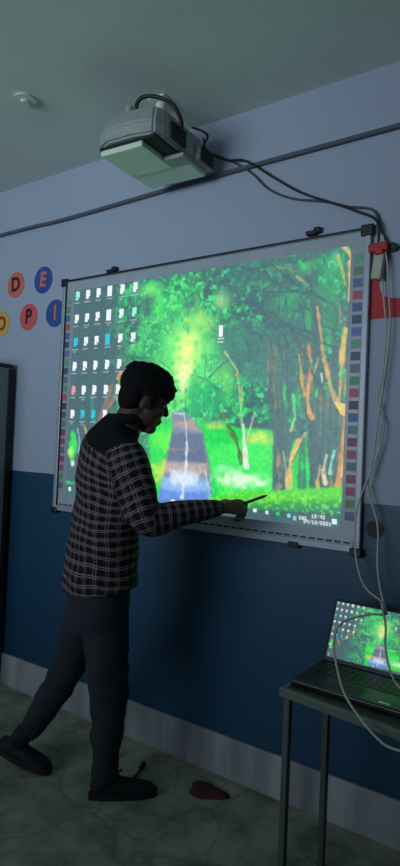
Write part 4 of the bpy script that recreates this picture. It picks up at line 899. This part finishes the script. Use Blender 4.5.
# ---------------------------------------------------------------- small things on the floor
bm = bmesh.new()
rnd = random.Random(3)
N = 26; prof = []
for i in range(N):
    a = 2 * PI * i / N; q = 1 + 0.18 * math.sin(3 * a + 1) + 0.1 * rnd.random(); prof.append((math.cos(a) * 0.085 * q, math.sin(a) * 0.055 * q))
ctr = bm.verts.new((0, 0, 0.012)); vs1 = [bm.verts.new((x * 0.6, y * 0.6, 0.010 + 0.006 * rnd.random())) for x, y in prof]; vs2 = [bm.verts.new((x, y, 0.0015)) for x, y in prof]; vs3 = [bm.verts.new((x, y, 0.0)) for x, y in prof]
for i in range(N):
    j = (i + 1) % N
    bm.faces.new((ctr, vs1[i], vs1[j])); bm.faces.new((vs1[i], vs2[i], vs2[j], vs1[j])); bm.faces.new((vs2[i], vs3[i], vs3[j], vs2[j]))
bm.faces.new(vs3[::-1])
o = obj('floor_cloth', bm, M_['dark_red'], None, True); o.location = (-1.40, 2.15, 0.0005); o.rotation_euler.z = 0.1
tag(o, 'dull red crumpled rag on the floor near the skirting', 'rag')
r = empty('cable_plug', (-1.70, 2.03, 0)); tag(r, 'small black stick-like cable end lying on the floor beside the standing foot', 'plug')
bm = bmesh.new(); tube(bm, [(-1.672, 1.955, 0.008), (-1.69, 1.99, 0.007), (-1.708, 2.06, 0.012), (-1.722, 2.098, 0.014)], 0.0065, 8); obj('cord', bm, M_['cable_black'], r, True)
bm = bmesh.new(); tube(bm, [(-1.720, 2.094, 0.014), (-1.733, 2.125, 0.016)], 0.013, 10, 1); obj('plug_head', bm, M_['black'], r, True)
reparent(r)
from mathutils import noise as mnoise

# ---------------------------------------------------------------- the man
man = empty('person', (-1.72, 1.83, 0))
tag(man, 'man with black hair in plaid shirt and jeans pointing a pen at the whiteboard', 'person')
TF = Vector((0.39, 0.92, 0)).normalized(); TR = Vector((0.92, -0.39, 0)).normalized()

# --- head frame
pitch = math.radians(20)
fh = Vector((0.643, 0.766, 0)).normalized(); rh = Vector((fh.y, -fh.x, 0))
F_ = (fh * math.cos(pitch) + Vector((0, 0, -1)) * math.sin(pitch)); U_ = (Vector((0, 0, 1)) * math.cos(pitch) + fh * math.sin(pitch))
HM = Matrix.Translation((-1.538, 1.793, 1.632)) @ Matrix(((F_.x, rh.x, U_.x, 0), (F_.y, rh.y, U_.y, 0), (F_.z, rh.z, U_.z, 0), (0, 0, 0, 1)))
def H(f, s, u): return HM @ Vector((f, s, u))

bm = bmesh.new()
ellipsoid(bm, (-0.008, 0, 0.035), (0.098, 0.075, 0.095), HM)
ellipsoid(bm, (0.034, 0, -0.035), (0.056, 0.058, 0.070), HM)
ellipsoid(bm, (0.020, 0, -0.070), (0.055, 0.052, 0.040), HM)
ellipsoid(bm, (0.062, 0, -0.095), (0.026, 0.030, 0.024), HM)
for s in (-1, 1):
    ellipsoid(bm, (0.060, 0.032 * s, -0.028), (0.028, 0.022, 0.024), HM)
    ellipsoid(bm, (0.076, 0.026 * s, 0.016), (0.012, 0.024, 0.009), HM)
    ellipsoid(bm, (-0.004, 0.077 * s, -0.018), (0.019, 0.010, 0.032), HM, Matrix.Rotation(0.2, 3, 'Y'))
    ellipsoid(bm, (0.012, 0.070 * s, -0.020), (0.010, 0.010, 0.016), HM)
loft(bm, [(H(0.082, 0, 0.012), 0.009, 0.010), (H(0.094, 0, -0.006), 0.011, 0.011), (H(0.101, 0, -0.022), 0.015, 0.012)], 12, 3, side=rh)
ellipsoid(bm, (0.084, 0, -0.056), (0.014, 0.024, 0.007), HM)
ellipsoid(bm, (0.081, 0, -0.068), (0.014, 0.021, 0.008), HM)
# neck and trunk
loft(bm, [(Vector((-1.66, 1.745, 1.38)), 0.12, 0.08), (Vector((-1.63, 1.757, 1.47)), 0.085, 0.066), (Vector((-1.60, 1.768, 1.53)), 0.058, 0.060), (H(-0.02, 0, -0.045), 0.055, 0.058)], 20, 4, side=TR)
loft(bm, [(Vector((-1.705, 1.765, 0.84)), 0.14, 0.09), (Vector((-1.69, 1.755, 1.07)), 0.135, 0.085), (Vector((-1.66, 1.745, 1.36)), 0.15, 0.09)], 20, 4, side=TR)
RS = Vector((-1.515, 1.69, 1.405)); RE = Vector((-1.436, 1.722, 1.182)); RW = Vector((-1.283, 1.985, 1.222))
LS = Vector((-1.81, 1.805, 1.40)); LE = Vector((-1.83, 1.87, 1.15)); LW_ = Vector((-1.795, 1.93, 0.99))
RH_ = Vector((-1.665, 1.752, 0.82)); RK = Vector((-1.664, 1.80, 0.464)); RA = Vector((-1.703, 1.84, 0.09))
LH_ = Vector((-1.775, 1.785, 0.80)); LK = Vector((-1.925, 1.80, 0.455)); LA = Vector((-2.140, 1.810, 0.150))
loft(bm, [(Vector((-1.60, 1.72, 1.41)), .05, .05), (RS, 0.045, 0.045), (RS.lerp(RE, .5), 0.040, 0.040), (RE, 0.036, 0.036), (RE.lerp(RW, .4), 0.036, 0.034), (RW, 0.027, 0.022)], 14, 4, side=(0, 0, 1))
loft(bm, [(Vector((-1.74, 1.78, 1.41)), .05, .05), (LS, 0.045, 0.045), (LS.lerp(LE, .5), 0.040, 0.040), (LE, 0.036, 0.036), (LE.lerp(LW_, .4), 0.036, 0.034), (LW_, 0.027, 0.022)], 14, 4, side=(0, 0, 1))
for h_, k_, a_ in ((RH_, RK, RA), (LH_, LK, LA)):
    loft(bm, [(h_, 0.075, 0.075), (h_.lerp(k_, .5), 0.065, 0.065), (k_, 0.050, 0.050), (k_.lerp(a_, .35), 0.048, 0.048), (a_, 0.034, 0.034)], 14, 4, side=(1, 0, 0))

def hand(bm, wrist, a, n, curls, thumb, sgn=1):
    """a = along the palm, n = out of the back of the hand; thumb side = a x n * sgn"""
    a = a.normalized(); n = (n - a * n.dot(a)).normalized(); s = a.cross(n) * sgn
    def W(x, y, z): return wrist + a * x + s * y + n * z
    loft(bm, [(W(-0.02, 0, 0), 0.026, 0.020), (W(0.02, 0, 0), 0.030, 0.017), (W(0.055, 0.0, 0), 0.038, 0.016), (W(0.082, -0.002, 0), 0.038, 0.014)], 16, 4, side=s)
    K = [(0.030, 0.088, 0.0088, (0.042, 0.026, 0.020)), (0.010, 0.092, 0.0092, (0.046, 0.030, 0.021)), (-0.011, 0.088, 0.0088, (0.042, 0.028, 0.020)), (-0.031, 0.080, 0.0078, (0.033, 0.021, 0.018))]
    for (y, x, r_, segs), cu in zip(K, curls):
        p = W(x - 0.02, y, -0.001); pts = [(p, r_ * 1.05, r_ * 1.05)]; q = W(x, y, 0); pts.append((q, r_ * 1.08, r_ * 1.08)); ang = 0
        for L_, c_ in zip(segs, cu):
            ang += math.radians(c_); d = a * math.cos(ang) - n * math.sin(ang)
            q = q + d * L_; r_ *= 0.93; pts.append((q, r_, r_))
        loft(bm, pts, 10, 3, side=s)
    pts = [(W(*p), r_, r_) for p, r_ in thumb]
    loft(bm, pts, 10, 3, side=n)
ha = Vector((0.55, 0.83, 0.02)); hn = Vector((0.50, -0.50, 0.72))
hand(bm, RW, ha, hn, [(30, 45, 30), (48, 62, 40), (58, 70, 45), (62, 72, 45)],
     [((0.010, 0.022, -0.004), 0.015), ((0.040, 0.042, -0.016), 0.0115), ((0.072, 0.042, -0.028), 0.0098), ((0.098, 0.032, -0.032), 0.0085)], sgn=-1)
hand(bm, LW_, Vector((0.10, 0.1, -0.95)), Vector((-0.5, 0.8, 0.1)), [(20, 25, 20), (25, 30, 20), (28, 32, 22), (32, 34, 22)],
     [((0.010, 0.022, -0.004), 0.015), ((0.040, 0.044, -0.012), 0.0115), ((0.070, 0.050, -0.020), 0.0098), ((0.094, 0.046, -0.024), 0.0085)], sgn=1)
fuse('body', bm, M_['skin'], 0.0045, man, 3)

for s in (-1, 1):
    bm = bmesh.new(); ellipsoid(bm, (0.0785, 0.028 * s, 0.002), (0.010, 0.012, 0.0095), HM, seg=16, rings=10)
    e = obj('eye', bm, M_['eye'], man, True)
    bm = bmesh.new(); ellipsoid(bm, (0.0868, 0.0285 * s, 0.000), (0.0025, 0.0055, 0.0055), HM, seg=14, rings=8); obj('iris', bm, M_['black'], e, True)
    bm = bmesh.new(); tube(bm, [H(0.088, 0.014 * s, 0.021), H(0.090, 0.028 * s, 0.026), H(0.078, 0.044 * s, 0.021)], 0.0035, 6); obj('eyebrow', bm, M_['hair'], man, True)

# --- hair: cap, fringe falling over the brow, nape and sideburns
bm = bmesh.new()
ellipsoid(bm, (-0.016, 0, 0.052), (0.104, 0.086, 0.088), HM)
ellipsoid(bm, (-0.045, 0, 0.000), (0.060, 0.078, 0.078), HM)
ellipsoid(bm, (0.055, 0, 0.070), (0.050, 0.068, 0.040), HM, Matrix.Rotation(0.35, 3, 'Y'))
ellipsoid(bm, (0.082, 0.01, 0.052), (0.024, 0.050, 0.026), HM)
for s in (-1, 1):
    ellipsoid(bm, (0.010, 0.070 * s, 0.018), (0.030, 0.014, 0.040), HM)
rr = random.Random(11)
for i in range(46):
    th = rr.uniform(0, 2 * PI); ph = rr.uniform(0.05, 1.25)
    d = Vector((math.sin(ph) * math.cos(th), math.sin(ph) * math.sin(th), math.cos(ph)))
    c = Vector((-0.012 + d.x * 0.098, d.y * 0.080, 0.056 + d.z * 0.080))
    ellipsoid(bm, c, (0.020 + 0.012 * rr.random(), 0.012, 0.012), HM, Matrix.Rotation(rr.uniform(-.6, .6), 3, 'Z'), 10, 6)
fuse('hair', bm, M_['hair'], 0.0045, man, 1)

# --- shirt
bm = bmesh.new()
T_ = [(Vector((-1.703, 1.764, 0.875)), 0.186, 0.140), (Vector((-1.706, 1.760, 0.93)), 0.188, 0.143), (Vector((-1.690, 1.758, 1.07)), 0.174, 0.132), (Vector((-1.672, 1.752, 1.22)), 0.176, 0.122),
      (Vector((-1.660, 1.748, 1.34)), 0.188, 0.122), (Vector((-1.660, 1.745, 1.425)), 0.190, 0.108), (Vector((-1.645, 1.750, 1.475)), 0.148, 0.088), (Vector((-1.612, 1.764, 1.54)), 0.076, 0.074)]
loft(bm, T_, 32, 5, side=TR, cap=False)
loft(bm, [(Vector((-1.60, 1.72, 1.42)), .06, .06), (RS + Vector((0.0, 0, 0.005)), 0.066, 0.064), (RS.lerp(RE, .5), 0.067, 0.062), (RE + Vector((0.0, -0.004, -0.005)), 0.062, 0.060), (RE.lerp(RW, .35), 0.053, 0.052), (RE.lerp(RW, .75), 0.042, 0.040), (RE.lerp(RW, .93), 0.034, 0.034)], 20, 5, side=(0, 0, 1))
loft(bm, [(Vector((-1.73, 1.77, 1.42)), .06, .06), (LS, 0.062, 0.062), (LS.lerp(LE, .5), 0.058, 0.058), (LE, 0.055, 0.055), (LE.lerp(LW_, .35), 0.050, 0.050), (LE.lerp(LW_, .93), 0.034, 0.034)], 20, 5, side=(0, 0, 1))
def wrinkle(p):
    k = 0.010 * mnoise.noise(Vector((p.x * 8, p.y * 8, p.z * 14 + 9 * p.x)))
    c = Vector((-1.68, 1.75, p.z)); d = (p - c); d.z = 0
    if p.z < 1.36 and d.length > 0.02: p = p + d.normalized() * k
    return p
shirt = fuse('shirt', bm, M_['plaid'], 0.009, man, 4, wrinkle)
me = shirt.data
me.materials.append(M_['yoke'])
def seg_near(p, a, b):
    ab = b - a; t = max(0, min(1, (p - a).dot(ab) / ab.length_squared)); q = a + ab * t
    return (p - q).length, t, ab.length
def shirt_uv(p):
    best = None
    for A, B, base in ((RS, RE, 0.0), (RE, RW, (RE - RS).length), (LS, LE, 1.0), (LE, LW_, 1.0 + (LE - LS).length)):
        d, t, L_ = seg_near(p, A, B)
        if best is None or d < best[0]: best = (d, t, L_, A, B, base)
    d, t, L_, A, B, base = best
    s = (p - Vector((-1.655, 1.745, p.z))).dot(TR)
    if d < 0.085 and not (-0.155 < s < 0.115 and p.z > 0.9 and base in (0.0, 1.0)) and not (base == 1.0 and s > -0.17):
        ax = (B - A).normalized(); x = Vector((0, 1, 0.2)) - ax * ax.dot(Vector((0, 1, 0.2))); x.normalize(); y = ax.cross(x)
        v = p - A; an = math.atan2(v.dot(y), v.dot(x))
        return (an * 0.378 / (2 * PI), base + v.dot(ax))
    c = Vector((-1.69, 1.752, p.z)); v = p - c
    an = math.atan2(v.dot(TR), -v.dot(TF))
    return (an * 1.008 / (2 * PI), p.z + v.dot(TR) * (0.06 + 0.36 * max(0, min(1, (p.z - 1.12) / 0.28))))
uvs = [shirt_uv(v.co) for v in me.vertices]
ul = me.uv_layers.new(name='weave')
for l in me.loops: ul.data[l.index].uv = uvs[l.vertex_index]
for p in me.polygons:
    c = p.center; v = c - Vector((-1.655, 1.745, c.z)); s = v.dot(TR); f = v.dot(TF)
    line = 1.505 - 0.36 * (s + 0.15) if f < 0.03 else 1.425
    if s > 0.10: line = 1.415 + (s - 0.10) * 0.5 + max(0, f) * 0.4
    if c.z > line: p.material_index = 1
bm = bmesh.new()
cc = Vector((-1.598, 1.770, 1.552)); tl = Vector((0.10, 0.03, 0.99)).normalized()
tube(bm, [cc + (TR * math.cos(q) * 0.070 + TF * math.sin(q) * 0.066) + Vector((0, 0, -0.03 * max(0, math.sin(q)))) for q in [PI / 2 + 0.25 + k / 14 * (2 * PI - 0.5) for k in range(15)]], 0.021, 8, 2)
o = obj('collar', bm, M_['yoke'], man, True)

# --- trousers
bm = bmesh.new()
loft(bm, [(Vector((-1.708, 1.76, 0.92)), 0.150, 0.110), (Vector((-1.712, 1.764, 0.84)), 0.158, 0.122), (Vector((-1.715, 1.768, 0.77)), 0.145, 0.115)], 26, 4, side=TR)
loft(bm, [(RH_ + Vector((-.01, .01, .02)), 0.095, 0.100), (RH_.lerp(RK, .45), 0.090, 0.092), (RK + Vector((0.0, 0, .02)), 0.078, 0.080), (RK.lerp(RA, .35), 0.068, 0.070), (RK.lerp(RA, .75), 0.056, 0.058), (RA + Vector((0, 0, 0.01)), 0.055, 0.060)], 22, 5, side=(1, 0, 0))
loft(bm, [(LH_, 0.100, 0.100), (LH_.lerp(LK, .45), 0.086, 0.086), (LK, 0.070, 0.070), (LK.lerp(LA, .4), 0.063, 0.063), (LK.lerp(LA, .8), 0.055, 0.055), (LA + (LK - LA) * 0.06, 0.050, 0.050)], 22, 5, side=(0, 1, 0))
def folds(p):
    k = 0.009 * (mnoise.noise(Vector((p.x * 9, p.y * 9, p.z * 13))) + 0.6 * mnoise.noise(Vector((p.x * 16 + 4, p.y * 16, p.z * 30 + 12 * p.x))))
    if p.z < 0.62:
        a = RK if (p - RK.lerp(RA, .5)).length < (p - LK.lerp(LA, .5)).length else LK
        d = p - Vector((a.x, a.y, p.z)); 
        if d.length > 0.02: p = p + d.normalized() * k
    return p
fuse('trousers', bm, M_['denim'], 0.009, man, 4, folds)

# --- shoes
def shoe(M, sx=-0.03, top=0.115):
    bm = bmesh.new()
    loft(bm, [((-0.055, 0, 0.050), 0.032, 0.034), ((-0.01, 0, 0.052), 0.036, 0.036), ((0.06, 0, 0.044), 0.040, 0.030), ((0.125, 0.002, 0.034), 0.045, 0.022), ((0.170, 0.002, 0.028), 0.036, 0.016)], 20, 4, side=(0, 1, 0))
    loft(bm, [((sx * 0.5 - 0.02, 0, 0.06), 0.040, 0.040), ((sx, 0, top), 0.046, 0.044)], 18, 3, side=(0, 1, 0))
    for v in bm.verts: v.co = M @ v.co
    up = fuse('shoe', bm, M_['shoe'], 0.006, man, 2)
    bm = bmesh.new(); pts = []
    for k in range(28):
        a = 2 * PI * k / 28; x = 0.055 + 0.143 * math.cos(a); w = 0.036 + 0.010 * math.cos(a - 0.0)
        y = w * math.copysign(abs(math.sin(a)) ** 0.7, math.sin(a)); pts.append((x, y))
    prism(bm, pts, 0.0, 0.026, 'z', M); s_ = obj('sole', bm, M_['sole'], up)
    bm = bmesh.new()
    for i in range(4):
        x = 0.035 + i * 0.022; z = 0.080 - i * 0.007
        tube(bm, [M @ Vector((x, -0.024, z - 0.008)), M @ Vector((x + 0.005, 0, z + 0.004)), M @ Vector((x, 0.024, z - 0.008))], 0.0035, 6, 3)
    tube(bm, [M @ Vector(p) for p in ((0.03, -0.005, 0.086), (0.02, -0.045, 0.095), (0.035, -0.060, 0.075))], 0.003, 6, 4)
    tube(bm, [M @ Vector(p) for p in ((0.03, 0.005, 0.086), (0.045, 0.04, 0.09), (0.05, 0.055, 0.07))], 0.003, 6, 4)
    obj('laces', bm, M_['lace'], up, True)
yaw = math.atan2(0.72, 0.69)
shoe(Matrix.Translation((-1.690, 1.860, 0.001)) @ Matrix.Rotation(yaw, 4, 'Z'))
yl = math.atan2(0.24, 0.97)
toe = Vector((-2.006, 1.816, 0.004))
shoe(Matrix.Translation(toe) @ Matrix.Rotation(yl, 4, 'Z') @ Matrix.Rotation(math.radians(7), 4, 'Y') @ Matrix.Translation((-0.195, 0, 0)), 0.035, 0.125)
reparent(man)

# --- pen held towards the board
r = empty('pointer_pen', (-1.28, 2.06, 1.235)); tag(r, 'slim black pen held in the right hand of the man and pointed at the board', 'pen')
A = Vector((-1.262, 2.045, 1.222)); B = Vector((-1.175, 2.160, 1.271))
bm = bmesh.new(); tube(bm, [A, A.lerp(B, .88)], 0.0060, 12, 1); obj('barrel', bm, M_['black'], r, True)
bm = bmesh.new(); tube(bm, [A.lerp(B, .88), B], lambda t: 0.006 - 0.0042 * t, 12, 3); obj('nib', bm, M_['cable_grey'], r, True)
reparent(r)

# ---------------------------------------------------------------- light: weak daylight from windows behind, glow of the board
def area(name, loc, target, sx, sy, power, col):
    l = bpy.data.lights.new(name, 'AREA'); l.shape = 'RECTANGLE'; l.size = sx; l.size_y = sy; l.energy = power; l.color = col; l.spread = math.radians(75)
    o = bpy.data.objects.new(name, l); COL.objects.link(o); o.location = loc
    o.rotation_euler = (Vector(target) - Vector(loc)).to_track_quat('-Z', 'Y').to_euler(); return o
area('daylight_window', (-2.6, -2.9, 1.9), (-2.35, 2.3, 2.5), 3.0, 1.2, 23, (0.72, 0.86, 1.0))
w = bpy.data.worlds.new('dusk'); S.world = w; w.use_nodes = True
w.node_tree.nodes['Background'].inputs['Color'].default_value = (0.38, 0.50, 0.66, 1)
w.node_tree.nodes['Background'].inputs['Strength'].default_value = 0.23

# ---------------------------------------------------------------- camera
cam = bpy.data.cameras.new('camera'); co = bpy.data.objects.new('camera', cam); COL.objects.link(co); S.camera = co
phi, pit, rol, foc = math.radians(35.2), math.radians(1.05), math.radians(2.4), 600.0
fwd = Vector((-math.sin(phi) * math.cos(pit), math.cos(phi) * math.cos(pit), math.sin(pit)))
r0 = Vector((math.cos(phi), math.sin(phi), 0)); u0 = r0.cross(fwd)
up = u0 * math.cos(rol) - r0 * math.sin(rol); rt = r0 * math.cos(rol) + u0 * math.sin(rol)
co.matrix_world = Matrix(((rt.x, up.x, -fwd.x, 0), (rt.y, up.y, -fwd.y, 0), (rt.z, up.z, -fwd.z, 1.467), (0, 0, 0, 1)))
cam.sensor_fit = 'VERTICAL'; cam.sensor_height = 36.0; cam.lens = 36.0 * foc / 866.0; cam.clip_start = 0.02
S.view_settings.view_transform = 'Standard'; S.view_settings.look = 'None'; S.view_settings.gamma = 1; S.view_settings.exposure = 0.0
S.view_settings.use_curve_mapping = False
